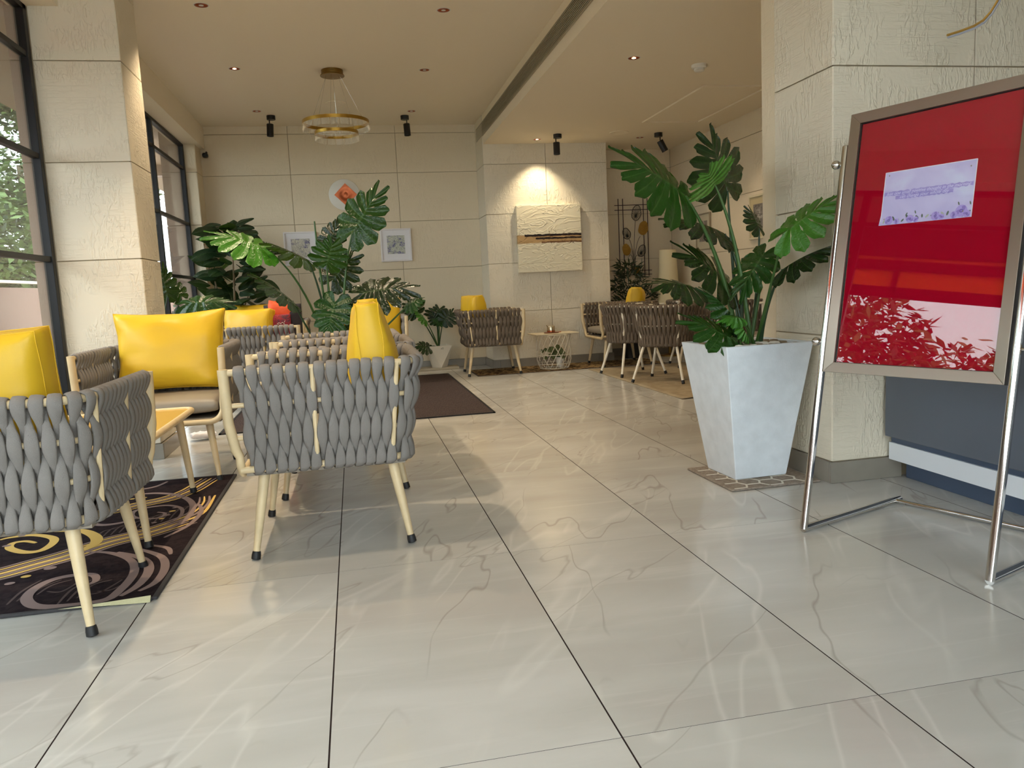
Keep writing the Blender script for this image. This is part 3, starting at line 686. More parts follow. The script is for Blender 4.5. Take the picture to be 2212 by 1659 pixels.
def strand_mesh(nseg, pitch, rr, thick, mtl, wmax=.95, wmin=.20, half=True, seed=0):
    """one rope loop: over the top rail, woven down outside, under the bottom rail, woven up inside; z runs 0..1"""
    d = rr + thick * .55; dm = d * .80; pts = []; K = 7 * nseg
    def wid(z, odd):
        ph = (1 - z) * nseg - odd; t_ = abs(((ph + 1) % 2) - 1)          # 0 where the strand is outside, 1 where it is inside
        t_ = min(t_, 1.0)
        return pitch * (max(wmin, wmax * (1 - (t_ / .70) ** 2)) if t_ <= .5 else wmax * .49 + (t_ - .5) * .6)
    for i in range(K + 1):                                 # strand A from top to bottom
        z = 1 - i / K; o_ = math.cos(PI * nseg * (1 - z)); pts.append((-pitch * .02 * math.sin(PI * nseg * (1 - z)), (d if z > .85 or z < .15 else dm) * o_, z, wid(z, 0)))
    sgn = pts[-1][1]
    for a in (45, 90, 135): pts.append((pitch * .5 * a / 180, sgn * math.cos(math.radians(a)), -d * math.sin(math.radians(a)) / .35, pitch * .7))
    for i in range(K + 1):                                 # strand B from bottom to top
        z = i / K; o_ = -math.cos(PI * nseg * (1 - z))
        xs = pitch * .5 * smoothstep(0, .8 / nseg, 1 - z); pts.append((xs, (d if z > .85 or z < .15 else dm) * o_, z, wid(z, 1)))
    for a in (135, 90, 45): pts.append((0, d * math.cos(math.radians(a)), 1 + d * math.sin(math.radians(a)) / .35, pitch * .88))
    g = MB(); n = 8; N = len(pts)
    for i, (x, y, z, w) in enumerate(pts):
        px, py, pz, _ = pts[i - 1]; qx, qy, qz, _ = pts[(i + 1) % N]
        tg = Vector((0, qy - py, (qz - pz) * .35)).normalized(); nn = Vector((0, tg.z, -tg.y))
        for k in range(n):
            a = 2 * PI * k / n; ca, sa = math.cos(a), math.sin(a)
            ca = math.copysign(abs(ca) ** .8, ca); sa = math.copysign(abs(sa) ** .8, sa)
            g.v.append((x + ca * w / 2, y + nn.y * sa * thick / 2, z + nn.z * sa * thick / 2 / .35))
    for i in range(N):
        j = (i + 1) % N
        for k in range(n): g.f.append((i * n + k, i * n + (k + 1) % n, j * n + (k + 1) % n, j * n + k)); g.mi.append(0)
    return g
def weave(root, top, bot, count, me_obj, ztop, zbot, s0=.012, s1=.988, skip=()):
    me = me_obj
    tot = samp(top, 0)[2]; pos = []
    if skip:                                              # bays between the uprights, a small gap at each upright
        cuts = [s0] + list(skip) + [s1]
        for a, b in zip(cuts[:-1], cuts[1:]):
            n_ = max(1, int(((b - a) * tot - .012) / .0405)); w_ = (b - a - .012 / tot) / n_
            pos += [a + .006 / tot + w_ * (k + .5) for k in range(n_)]
    else: pos = [s0 + (s1 - s0) * (i + .5) / count for i in range(count)]
    for s in pos:
        s += random.uniform(-.0010, .0010)
        T, tg, _ = samp(top, s); B, tb, _ = samp(bot, s)
        T = Vector((T.x, T.y, ztop)); B = Vector((B.x, B.y, zbot)); up = (T - B); L = up.length
        x = Vector((tg.x, tg.y, 0)); x = (x - up * (x.dot(up) / up.length_squared)).normalized(); y = x.cross(up.normalized()) * 1.0
        mm = Matrix.Identity(4)
        for r in range(3): mm[r][0] = x[r]; mm[r][1] = y[r]; mm[r][2] = up[r]; mm[r][3] = B[r]
        if me[0] is None:
            o = me[1].build('rope_strand', me[2], root, smooth='all'); me[0] = o.data; o.matrix_local = mm
        else: inst(me[0], 'rope_strand', root, mm)
def rail_pts(top, bot, f):
    n = 60; out = []
    for i in range(n + 1):
        T, _, _ = samp(top, i / n); B, _, _ = samp(bot, i / n)
        out.append(Vector((*(B + (T - B) * f), BOTZ + (TOPZ - BOTZ) * f)))
    return out
ROPE = [None, strand_mesh(3, .0415, .0115, .0115, None), M['strand']]
ROPE_T = [None, strand_mesh(3, .0415, .0115, .0115, None), M['strand2']]
def make_leg(g, top, foot, r0=.0205, r1=.0115):
    top = Vector(top); foot = Vector(foot); e = foot + (top - foot) * .055
    g.tube([top, top.lerp(e, .5), e], [r0, (r0 + r1) / 2 + .001, r1], 14)
    return e, foot
def armchair(loc, rz, label, rope, name='rope_armchair'):
    t = thing(name, label, 'chair', loc, rz, 'woven rope armchairs with pale wood-look frames')
    top = upath(.352, .340, -.335, .095); bot = upath(.330, .315, -.275, .085)
    rw = .0125
    for f, nm in ((1, 'top_rail'), (2 / 3, 'rail'), (1 / 3, 'rail'), (0, 'bottom_rail')):
        g = MB(); g.tube(rail_pts(top, bot, f), rw if f in (0, 1) else .009, 10); g.build(nm, M['wood'], t, smooth=True)
    # the U shaped front frame: post, rounded corner, seat rail, post
    P = [Vector((-.355, .343, TOPZ + .012)), Vector((-.350, .340, .52)), Vector((-.338, .325, .42))]
    cx, zc, r = .262, .395, .072
    for i in range(9):
        a = PI / 2 * i / 8; P.append(Vector((-cx - r * math.cos(a), .315, zc - r * math.sin(a))))
    Q = [Vector((-p.x, p.y, p.z)) for p in reversed(P)]
    g = MB(); g.tube(P + Q, [.018, .018, .0175] + [.015] * 18 + [.0175, .018, .018], 14); g.build('front_frame', M['wood'], t, smooth=True)
    for s in (.150, .5, .850, .300, .700):
        T, t1, _ = samp(top, s); B, t2, _ = samp(bot, s)
        T = T + Vector((t1.y, -t1.x)) * -.006 * -1; B = B + Vector((t2.y, -t2.x)) * .006
        g = MB(); g.tube([Vector((*T, TOPZ)), Vector((*B, BOTZ))], .0085, 8); g.build('upright', M['wood'], t, smooth=True)
    g = MB(); g.box((-.315, -.262, .318), (.315, .300, .340)); g.build('seat_base', M['seat'], t)
    # seat cushion
    g = MB(); pillow(g, .305, .275, .045, .022, 14, pw=5.5); g.build('seat_cushion', M['seat'], t, smooth='all', mtx=Matrix.Translation((0, .02, .402)))
    for sx in (-1, 1):
        for top_, foot in (((sx * .245, .245, .325), (sx * .285, .300, .002)), ((sx * .245, -.215, .325), (sx * .285, -.270, .002))):
            g = MB(); e, f_ = make_leg(g, top_, foot); lg = g.build('leg', M['wood'], t, smooth=True)
            g = MB(); d = (e - f_); g.tube([f_, f_ + d * .12, f_ + d * .9, f_ + d * 1.6, f_ + d * 1.7], [.012, .0165, .0165, .0145, .011], 14); g.build('foot_cap', M['rubber'], lg, smooth=True)
    weave(t, top, bot, 47, rope, TOPZ, BOTZ, skip=(.150, .300, .5, .700, .850))
    return t
def pillow(g, hx, hy, hz, edge, n=14, pw=4.0, wr=0.0, seed=0, pinch=0.0, slump=0.0):
    """cushion lying flat: half sizes hx, hy; crown height hz; half height of its side panel = edge"""
    idx = {}
    for side in (1, -1):
        for i in range(n + 1):
            for j in range(n + 1):
                u = -1 + 2 * i / n; v = -1 + 2 * j / n
                u = math.sin(u * PI / 2) * .6 + u * .4; v = math.sin(v * PI / 2) * .6 + v * .4
                k = (1 - abs(u) ** pw) * (1 - abs(v) ** pw); k = max(0, k) ** .5
                inx = 1 - pinch * (1 - v * v) * abs(u) ** 3; iny = 1 - pinch * (1 - u * u) * abs(v) ** 3
                x = u * hx * inx; y = v * hy * iny; z = edge + (hz - edge) * k * (1 - slump * (.5 + .5 * v))
                if wr:
                    e_ = max(abs(u), abs(v)); q = noise.noise(Vector((u * 2.2 + seed, v * 2.2, seed * 1.7 + side)))
                    z += wr * q * (1.3 - .6 * k); z += wr * .8 * smoothstep(.5, .8, e_) * (1 - smoothstep(.88, 1, e_)) * noise.noise(Vector((u * 5 + seed, v * 5, side * 3)))
                idx[(side, i, j)] = len(g.v); g.v.append((x, y, side * z))
    for side in (1, -1):
        for i in range(n):
            for j in range(n):
                a, b, c, d = idx[(side, i, j)], idx[(side, i + 1, j)], idx[(side, i + 1, j + 1)], idx[(side, i, j + 1)]
                g.f.append((a, b, c, d) if side > 0 else (d, c, b, a)); g.mi.append(0)
    bd = [(i, 0) for i in range(n)] + [(n, j) for j in range(n)] + [(n - i, n) for i in range(n)] + [(0, n - j) for j in range(n)]
    for k in range(len(bd)):
        p, q = bd[k], bd[(k + 1) % len(bd)]
        g.f.append((idx[(-1, *p)], idx[(-1, *q)], idx[(1, *q)], idx[(1, *p)])); g.mi.append(0)
    return [[g.v[idx[(s, *p)]] for p in bd] for s in (1, -1)]
CUSH_GROUP = 'yellow leatherette cushions on the armchairs'
def cushion(label, loc, rz, lean, w=.56, h=.42, th=.20, edge=.05, roll=0.0, seed=1, wr=.012, pinch=.03, slump=0.0):
    """stands on its lower edge: local x = width, z = up, y = thickness; lean tips it back"""
    t = thing('yellow_cushion', label, 'cushion', loc, rz, CUSH_GROUP)
    mm = Matrix.Rotation(roll, 4, 'Y') @ Matrix.Rotation(lean, 4, 'X') @ Matrix.Translation((0, 0, h / 2)) @ Matrix.Rotation(PI / 2, 4, 'X')
    g = MB(); rims = pillow(g, w / 2, h / 2, th / 2, edge, 18, pw=2.6, wr=wr, seed=seed, pinch=pinch, slump=slump); c = g.build('cover', M['yellow'], t, smooth='all', mtx=mm)
    for rim in rims:
        g = MB(); g.tube(rim, .0017, 6, closed=True); g.build('seam', M['yellow'], c, smooth='all')
    return t
armchair((-.600, 1.715, 0), PI / 2, 'grey rope armchair nearest the camera in the middle, seen from its side', ROPE)
armchair((-.565, 2.545, 0), PI / 2, 'rope armchair directly behind the nearest one, middle of the row of three', ROPE)
armchair((-.590, 3.305, 0), PI / 2, 'rope armchair third in the row facing left, farthest from the camera', ROPE)
armchair((-1.575, 1.166, 0), 0, 'grey rope armchair cut by the left edge with its back to the camera', ROPE)
armchair((-1.524, 3.100, 0), PI, 'rope armchair facing the camera with the large yellow cushion', ROPE)
armchair((-1.310, 5.850, 0), -PI / 2, 'rope armchair holding the red backpack', ROPE)
armchair((-1.330, 7.070, 0), PI, 'rope armchair by the fig plant, mostly hidden behind the backpack', ROPE)
armchair((-.335, 6.760, 0), PI, 'rope armchair at the far wall hidden behind the tall monstera', ROPE)
armchair((.965, 7.100, 0), -PI / 2 - .05, 'rope armchair left of the basket table facing right', ROPE_T)
armchair((2.500, 7.110, 0), PI / 2, 'rope armchair right of the basket table facing left', ROPE_T)
cushion('yellow cushion standing on edge in the nearest middle armchair', (-.412, 1.70, .452), -PI / 2, .06, .54, .455, .28, .042, seed=2, slump=.75, wr=.006)
cushion('yellow cushion in the second armchair, peeking above the nearest cushion', (-.395, 2.50, .452), -PI / 2, .06, .54, .465, .27, .042, seed=5, slump=.7, wr=.006)
cushion('yellow cushion in the chair cut by the left edge', (-1.590, 1.075, .447), -.14, .14, .52, .44, .24, .04, seed=3, roll=-.03)
cushion('large creased yellow cushion facing the camera in front of the left column', (-1.515, 3.235, .450), PI, .16, .60, .455, .20, .012, seed=4, wr=.018, pinch=.085)
cushion('yellow cushion beside the red backpack, its boxed end showing', (-1.42, 5.66, .452), 2.72, .22, .44, .41, .20, .04, seed=6)
cushion('wide yellow cushion behind the red backpack', (-1.42, 7.22, .452), PI, .16, .60, .44, .20, .02, seed=7)
cushion('wide yellow cushion behind the tall monstera at the far wall', (-.31, 6.93, .452), PI, .16, .62, .45, .20, .02, seed=8)
cushion('yellow cushion in the armchair left of the basket table', (.815, 7.02, .452), -PI / 2 + .25, .08, .40, .42, .22, .045, seed=9)
cushion('yellow cushion in the armchair right of the basket table', (2.66, 7.08, .452), PI / 2 - .40, .10, .42, .42, .22, .045, seed=10)

# white legged tub chairs
ROPE_B = [None, strand_mesh(2, .0425, .0095, .010, None, wmax=.80, wmin=.30), M['strand2']]
def arc_path(r, open_deg, n=40):
    a0 = math.radians(90 + open_deg); a1 = math.radians(450 - open_deg)
    return [Vector((r * math.cos(a0 + (a1 - a0) * i / n), r * math.sin(a0 + (a1 - a0) * i / n))) for i in range(n + 1)]
def tub_chair(loc, rz, label):
    t = thing('tub_chair', label, 'chair', loc, rz, 'white-legged tub chairs on the beige carpet')
    top = arc_path(.295, 50); bot = arc_path(.235, 50); zt, zb = .695, .345
    for f in (1, .5, 0):
        pts = []
        for i in range(41): pts.append(Vector((*(bot[i] + (top[i] - bot[i]) * f), zb + (zt - zb) * f)))
        if f == 1: pts = [pts[0] + Vector((0, .06, 0))] + pts + [pts[-1] + Vector((0, .06, 0))]
        g = MB(); g.tube(pts, .011 if f != .5 else .007, 10); g.build('rail', M['cream'], t, smooth=True)
    for i in (0, 13, 27, 40):
        g = MB(); T = top[i]; B = bot[i]; g.tube([Vector((*T, zt)), Vector((*B, zb))], .011, 8); g.build('upright', M['cream'], t, smooth=True)
    g = MB(); g.lathe([(0, -.035), (.20, -.035), (.225, -.02), (.23, .01), (.215, .032), (.12, .042), (0, .045)], n=32); g.build('seat_cushion', M['seat'], t, smooth=True, mtx=Matrix.Translation((0, .02, .385)))
    for k, a in enumerate((45, 135, 225, 315)):
        ca, sa = math.cos(math.radians(a)), math.sin(math.radians(a))
        g = MB(); tp = Vector((ca * .215, sa * .215, .355)); ft = Vector((ca * .345, sa * .345, .002)); e = ft.lerp(tp, .07)
        g.tube([tp, e], [.0135, .0125], 12); lg = g.build('leg', M['cream'], t, smooth=True)
        g = MB(); g.tube([ft, ft.lerp(tp, .08)], [.0145, .0145], 12); g.build('foot_cap', M['rubber'], lg)
    weave(t, top, bot, 30, ROPE_B, zt, zb)
    return t
tub_chair((2.25, 6.04, .008), -PI / 2 + .12 + PI / 4 * 0, 'left tub chair of the white-legged group, beside the wooden armchair')
tub_chair((2.34, 5.37, .008), -.75, 'tub chair with its back to the camera, directly left of the big planter')
tub_chair((3.12, 6.42, .008), PI - .2, 'tub chair at the back of the white-legged group near the floor lamp')
tub_chair((3.12, 4.95, .008), PI / 2 + .1, 'tub chair seen between the monstera stems and the right column')

# coffee table left
t = thing('coffee_table', 'low honey-coloured coffee table with tapered legs on the swirl rug', 'table', (-1.64, 2.108, 0))
g = MB(); hx, hy, r = .345, .475, .05; outl = []
for cx, cy, a0 in ((hx - r, hy - r, 0), (-hx + r, hy - r, 90), (-hx + r, -hy + r, 180), (hx - r, -hy + r, 270)):
    for k in range(7): a = math.radians(a0 + 15 * k); outl.append((cx + r * math.cos(a), cy + r * math.sin(a)))
g.tube([(x, y, .422) for x, y in outl], .0145, 10, closed=True); g.build('rim', M['wood'], t, smooth=True)
g = MB(); N = len(outl); g.add([(x, y, .430) for x, y in outl] + [(x, y, .410) for x, y in outl], [tuple(range(N)), tuple(range(2 * N - 1, N - 1, -1))] + [(k, k + N, (k + 1) % N + N, (k + 1) % N) for k in range(N)]); g.build('tabletop', M['tabletop'], t)
for sx in (-1, 1):
    for sy in (-1, 1):
        g = MB(); e, f_ = make_leg(g, (sx * .285, sy * .405, .412), (sx * .318, sy * .43, .014), .020, .0125); lg = g.build('leg', M['wood'], t, smooth=True)
        g = MB(); d = e - f_; g.tube([f_, f_ + d * .15, f_ + d * 1.2], [.012, .0165, .0155], 14); g.build('foot_cap', M['rubber'], lg, smooth=True)

# basket side table
t = thing('basket_table', 'rectangular-topped wire basket side table between two armchairs', 'table', (1.70, 7.10, .004))
g = MB(); g.box((-.255, -.17, .392), (.255, .17, .402)); g.build('tabletop', mat('pale_tabletop', (214, 200, 170), .4), t, bevel=.003, mtx=Matrix.Rotation(.06, 4, 'Z'))
for z, R in ((.006, .16), (.06, .185), (.16, .188), (.385, .200)):
    g = MB(); g.tube([(R * math.cos(a), R * math.sin(a), z) for a in [2 * PI * k / 40 for k in range(40)]], .0036, 6, closed=True); g.build('wire_ring', M['cream'], t)
for k in range(18):
    for sgn in (1,) if k % 3 else (1, -1):
        a = 2 * PI * k / 18; pts = []
        for j in range(9):
            f = j / 8; aa = a + sgn * f * 1.05; R = .16 + .03 * smoothstep(0, .2, f) + .01 * f; pts.append((R * math.cos(aa), R * math.sin(aa), .006 + f * .379))
        g = MB(); g.tube(pts, .0032, 5); g.build('wire', M['cream'], t)
g = MB(); g.tube([(.11 * math.cos(a), .11 * math.sin(a), .004) for a in [2 * PI * k / 30 for k in range(30)]], .0025, 5, closed=True); g.tube([(-.16, 0, .005), (.16, 0, .005)], .0025, 5); g.tube([(0, -.16, .005), (0, .16, .005)], .0025, 5); g.build('wire_bottom', M['cream'], t)
# jar, tray on it
t = thing('glass_jar', 'small silver-gold jar with a knob on the basket table', 'jar', (1.675, 7.09, .417))
g = MB(); g.lathe([(.035, 0), (.043, .006), (.044, .065), (.042, .070), (.040, .068), (.040, .01), (0, .008)], n=28); g.build('body', mat('mercury_glass', (216, 204, 176), .2, .7), t, smooth=True)
g = MB(); g.lathe([(.0452, 0), (.0452, .016), (.044, .017)], n=28); g.build('copper_base', M['copper'], t, smooth=True)
g = MB(); g.tube([(-.044, 0, .066), (-.05, 0, .08)], .004, 6); g.build('knob', M['brass_dark'], t)
t = thing('copper_tray', 'flat leaf-shaped copper tray under the jar', 'tray', (1.68, 7.09, .4065))
g = MB(); g.lathe([(.02, 0), (.085, .002), (.09, .007), (.08, .0045), (0, .004)], n=11); g.build('dish', M['copper'], t)
g = MB(); g.tube([(.08, 0, .006), (.115, .01, .009)], .004, 6); g.build('handle', M['copper'], t)

# ------------------------------------------------------------------ plants
def monstera_leaf(seed, fold=.15, droop=.25, n=6, ripple=.02):
    rnd = random.Random(seed); g = MB(); g.uv = []
    for side in (-1, 1):
        for k in range(n):
            a0, a1 = k / n, (k + 1) / n; ac = (a0 + a1) / 2; hw = (a1 - a0) / 2
            hole = rnd.random() < .75 and 0 < k < n - 1; gapw = rnd.uniform(.10, .22); len_ = rnd.uniform(.94, 1.05)
            NB, NS = 10, 4; o = len(g.v)
            for ib in range(NB + 1):
                b = ib / NB
                gap = gapw * smoothstep(.50, .95, b)
                if hole: gap += .26 * math.exp(-((b - .26) / .055) ** 2)
                end = math.sqrt(max(0, 1 - max(0, (b - .84) / .165) ** 2)); wdt = (1 - gap) * (.25 + .75 * end) if b > .84 else (1 - gap)
                for js in range(NS + 1):
                    s = -1 + 2 * js / NS
                    a = ac + s * hw * wdt
                    th = math.radians(158 - 136 * (max(a, 0) ** .74)); W = (.40 + .20 * math.sin(PI * min(1, a * 1.25 + .1)) - .10 * a) * len_ * (1 if k < n - 1 else 1.06)
                    mid = .02 + .74 * a
                    bb = b * (1 - .06 * s * s * b)
                    x = side * W * bb * math.sin(th); y = mid + W * bb * math.cos(th) + .16 * bb * bb * W
                    if a < .1: x = x * .96
                    z = -fold * abs(x) - droop * max(0, y) ** 2 * .9 - .10 * bb * bb * W + ripple * math.sin(s * PI) * bb + ripple * .9 * math.sin(k * 2.1 + seed) * bb
                    g.v.append((x, y, z)); g.uv.append((js / NS, b))
            for ib in range(NB):
                for js in range(NS):
                    q = o + ib * (NS + 1) + js; f = (q, q + 1, q + NS + 2, q + NS + 1)
                    g.f.append(f if side < 0 else f[::-1]); g.mi.append(0)
    return g
def plain_leaf(seed, w=.55, n=8, fold=.2, droop=.3, curl=0.0):
    g = MB(); g.uv = []; NS = 6
    for i in range(n + 1):
        t = i / n; hw = w / 2 * math.sin(PI * min(1, t ** .85 * .97 + .015)) ** .8
        for j in range(NS + 1):
            s = -1 + 2 * j / NS; x = s * hw; g.v.append((x, t, -fold * abs(x) - droop * t * t + .02 * math.sin(t * 9 + seed) * s)); g.uv.append((.5 + .5 * math.sin(t * 18) * 0 + (.5 if j == NS // 2 else .2), abs(s)))
    for i in range(n):
        for j in range(NS):
            q = i * (NS + 1) + j; g.f.append((q, q + 1, q + NS + 2, q + NS + 1)); g.mi.append(0)
    return g
def orient(base, tip, normal, width, length=None):
    y = (tip - base); L = length or y.length; y = y.normalized(); nrm = Vector(normal); x = y.cross(nrm).normalized(); z = x.cross(y)
    mm = Matrix.Identity(4)
    for r in range(3): mm[r][0] = x[r] * width; mm[r][1] = y[r] * L; mm[r][2] = z[r] * L; mm[r][3] = base[r]
    return mm
def add_leaf(root, org, base, tip, normal, width, mtl, seed, fold=.15, droop=.18, stem=None, sr=.008, bend=None, kind='m'):
    """base, tip in world coordinates; root sits at world org"""
    org = Vector(org); g = monstera_leaf(seed, fold, droop) if kind == 'm' else plain_leaf(seed, .9, fold=fold, droop=droop)
    ylen = (tip - base).length
    o = g.build('leaf', mtl, root, smooth='all', mtx=Matrix.Translation(-org) @ orient(base, tip, normal, width, ylen / (1.02 if kind == 'm' else 1)))
    if stem is not None:
        s0 = Vector(stem); mid = bend or (s0.lerp(base, .55) + Vector((0, 0, .06)))
        mid = mid * 1.0
        pts = [p - org for p in bez(s0, mid, base, 12)]
        rs = [sr * (1.25 - .75 * i / 12) for i in range(13)]
        g = MB(); g.tube(pts, rs, 9); g.build('stem', M['stem'] if mtl is not M['leaf_dark'] else M['stem_dark'], root, smooth=True)
    return o
def pxw(px, Y): return px / FPX * (Y - CAM.y) * 1.02
# big tapered planter
PL = Vector((1.300, 1.912, .013))
t = thing('planter', 'tall tapered square planter of pale concrete on the trellis mat', 'planter', PL, .05)
def taper(g, b, tp, h, wall=.018):
    for (s0, z0, s1, z1, fl) in ((b / 2, 0, tp / 2, h, 1), (b / 2 - wall, .02, tp / 2 - wall, h, -1)):
        o = len(g.v)
        for s_, z_ in ((s0, z0), (s1, z1)): g.v += [(-s_, -s_, z_), (s_, -s_, z_), (s_, s_, z_), (-s_, s_, z_)]
        for k in range(4):
            f = (o + k, o + (k + 1) % 4, o + 4 + (k + 1) % 4, o + 4 + k); g.f.append(f if fl > 0 else f[::-1]); g.mi.append(0)
    o = len(g.v) - 16
    for k in range(4): g.f.append((o + 4 + k, o + 4 + (k + 1) % 4, o + 12 + (k + 1) % 4, o + 12 + k)); g.mi.append(0)
    g.f.append((o + 3, o + 2, o + 1, o)); g.f.append((o + 8, o + 9, o + 10, o + 11)); g.mi += [0, 0]
g = MB(); taper(g, .262, .434, .622); g.build('body', M['planter'], t, bevel=.004)
g = MB(); g.box((-.196, -.196, .575), (.200, .200, .604)); g.build('soil', M['soil'], t)
rnd = random.Random(12)
pm = []
for k, mk in enumerate(('stone_w', 'stone_b')):
    g = MB(); g.lathe([(0, -.5), (.6, -.38), (1, 0), (.75, .42), (0, .55)], n=12); o = g.build('pebble', M[mk], t, smooth='all', mtx=Matrix.Translation((-.13 + .1 * k, -.17, .616)) @ Matrix.Diagonal((.020, .015, .018, 1))); pm.append(o.data)
for k in range(64):
    x, y = rnd.uniform(-.178, .178), rnd.uniform(-.178, .178)
    if k < 14: y = -.178 + .02 * rnd.random()
    s = rnd.uniform(.013, .022)
    inst(pm[0] if rnd.random() < .6 else pm[1], 'pebble', t, Matrix.Translation((x, y, .612 + .004 * rnd.random())) @ Matrix.Rotation(rnd.uniform(0, 6), 4, 'Z') @ Matrix.Diagonal((s * 1.3, s, s * .8, 1)))
mp = thing('monstera_plant', 'tall monstera plant growing from the big concrete planter', 'plant', (1.30, 1.91, .606))
MO = (1.30, 1.91, .606)
def R_(bp_, tp_, nrm, wpx, mk, seed, Yb, Yt, sx=0, sy=0, fold=.15, droop=.18, sr=.0085, bend=None):
    b_ = at(*bp_, Yb); t_ = at(*tp_, Yt)
    add_leaf(mp, MO, b_, t_, nrm, pxw(wpx, (Yb + Yt) / 2), M[mk], seed, fold, droop, (1.30 + sx, 1.90 + sy, .600), sr, at(*bend) if bend else None)
#   base px, tip px, normal, width px, material, seed, Y base, Y tip
R_((1480, 422), (1352, 312), (-.25, -.75, .6), 178, 'leaf_mid', 21, 1.88, 1.72, -.03, .02, bend=(1570, 560, 1.92), sr=.011)
R_((1572, 412), (1534, 274), (.15, -.9, .45), 168, 'leaf_dark', 22, 2.08, 2.02, .0, .05, fold=.12, droop=.10, bend=(1580, 560, 2.05))
R_((1545, 400), (1528, 368), (.1, -.75, -.65), 125, 'leaf_light', 23, 1.80, 2.00, .01, -.03, fold=.05, droop=.05, bend=(1600, 520, 1.84), sr=.010)
R_((1566, 505), (1456, 440), (-.2, -.45, .85), 125, 'leaf_dark', 24, 2.05, 1.95, -.02, .04, fold=.2, droop=.25, bend=(1620, 610, 2.0))
R_((1574, 612), (1478, 520), (-.25, -.6, .75), 150, 'leaf_dark', 25, 1.95, 1.86, -.01, .01, fold=.1, droop=.15, bend=(1600, 660, 1.95), sr=.007)
R_((1502, 622), (1420, 588), (-.3, -.5, .8), 118, 'leaf_dark', 26, 1.78, 1.70, -.06, -.06, fold=.2, droop=.3, bend=(1580, 660, 1.80))
R_((1692, 505), (1815, 402), (-.45, -.5, .7), 120, 'leaf_light', 27, 1.66, 1.50, .05, .0, fold=.2, droop=.2, bend=(1660, 640, 1.80))
R_((1690, 582), (1806, 498), (.35, -.55, .75), 92, 'leaf_dark', 28, 1.72, 1.55, .06, -.02, fold=.3, droop=.25, bend=(1650, 660, 1.84))
R_((1652, 545), (1588, 640), (-.5, -.7, .35), 90, 'leaf_mid', 29, 1.86, 1.74, .03, .02, fold=.15, droop=.1, bend=(1640, 640, 1.90))
R_((1592, 738), (1482, 672), (.35, -.75, .55), 95, 'leaf_mid', 30, 1.76, 1.72, -.08, -.12, fold=.15, droop=.15, sr=.005)
R_((1590, 690), (1536, 618), (.4, -.8, .35), 52, 'leaf_mid', 31, 1.80, 1.74, -.02, -.05, fold=.4, droop=.2, sr=.006)
R_((1604, 688), (1560, 678), (.1, -.7, .7), 40, 'leaf_light', 32, 1.74, 1.70, .0, -.08, fold=.3, droop=.3, sr=.005)
R_((1600, 702), (1625, 738), (.3, -.8, .5), 34, 'leaf_light', 33, 1.73, 1.74, .01, -.08, fold=.4, droop=.1, sr=.005)
R_((1640, 495), (1618, 440), (.3, -.7, .6), 60, 'leaf_dark', 34, 2.08, 2.12, .04, .05, fold=.2, droop=.1, bend=(1640, 640, 2.05))

# left monstera, its pot hidden behind the row of chairs
LO = (-.62, 4.05, .50)
t = thing('plant_pot', 'white planter of the tall left monstera, behind the three chairs', 'planter', (-.62, 4.05, .001))
g = MB(); taper(g, .26, .38, .50); g.build('body', M['planter'], t, bevel=.004); g = MB(); g.box((-.165, -.165, .45), (.165, .165, .47)); g.build('soil', M['soil'], t)
mp = thing('monstera_plant', 'tall monstera plant rising behind the row of three chairs', 'plant', LO)
def L_(bp_, tp_, nrm, wpx, mk, seed, Yb, Yt, sx=0, fold=.15, droop=.18, sr=.009, bend=None):
    b_ = at(*bp_, Yb); t_ = at(*tp_, Yt)
    add_leaf(mp, LO, b_, t_, nrm, pxw(wpx, (Yb + Yt) / 2), M[mk], seed, fold, droop, (LO[0] + sx, 4.05, .47), sr, at(*bend) if bend else None)
L_((760, 505), (826, 394), (-.3, -.9, .2), 92, 'leaf_mid', 41, 4.0, 3.95, .03, fold=.05, droop=.05, bend=(736, 620, 4.0))
L_((706, 532), (738, 466), (-.2, -.8, .5), 60, 'leaf_dark', 42, 4.1, 4.1, .0, fold=.1, droop=.05, bend=(704, 640, 4.1))
L_((706, 572), (722, 512), (.2, -.85, .4), 76, 'leaf_mid', 43, 3.95, 3.9, .0, fold=.1, droop=.05, bend=(712, 660, 4.0))
L_((718, 606), (770, 540), (-.3, -.8, .4), 88, 'leaf_dark', 44, 4.1, 4.1, .01, fold=.1, droop=.08, bend=(716, 660, 4.1))
L_((778, 634), (896, 606), (-.1, -.70, .70), 108, 'leaf_dark', 45, 3.95, 3.85, .04, fold=.2, droop=.22, bend=(742, 700, 4.0))
L_((576, 538), (448, 484), (.15, -.55, .8), 100, 'leaf_light', 46, 3.9, 3.85, -.05, fold=.15, droop=.2, bend=(672, 610, 4.0), sr=.0085)
L_((666, 562), (572, 508), (.2, .15, .95), 80, 'leaf_dark', 47, 3.95, 3.85, -.02, fold=.2, droop=.15, bend=(700, 640, 4.0))
L_((632, 650), (550, 578), (.3, .2, .95), 80, 'leaf_dark', 48, 3.85, 3.8, -.06, fold=.2, droop=.15, bend=(668, 720, 3.95), sr=.0085)
L_((724, 652), (702, 736), (-.3, -.9, .2), 84, 'leaf_mid', 49, 3.9, 3.85, -.01, fold=.08, droop=.03)
L_((762, 660), (742, 738), (.35, -.9, .2), 76, 'leaf_dark', 50, 3.95, 3.9, .04, fold=.15, droop=.05)
L_((880, 660), (912, 640), (-.3, -.6, .7), 40, 'leaf_mid', 52, 3.9, 3.85, .06, fold=.3, droop=.2, bend=(820, 720, 4.0))
g = MB(); g.tube([p - Vector(LO) for p in bez(Vector((-.64, 4.05, .47)), at(690, 600, 4.1), at(679, 478, 4.1), 10)], [.008] * 8 + [.007, .006, .005], 8); g.build('bare_stem', M['stem'], mp, smooth=True)

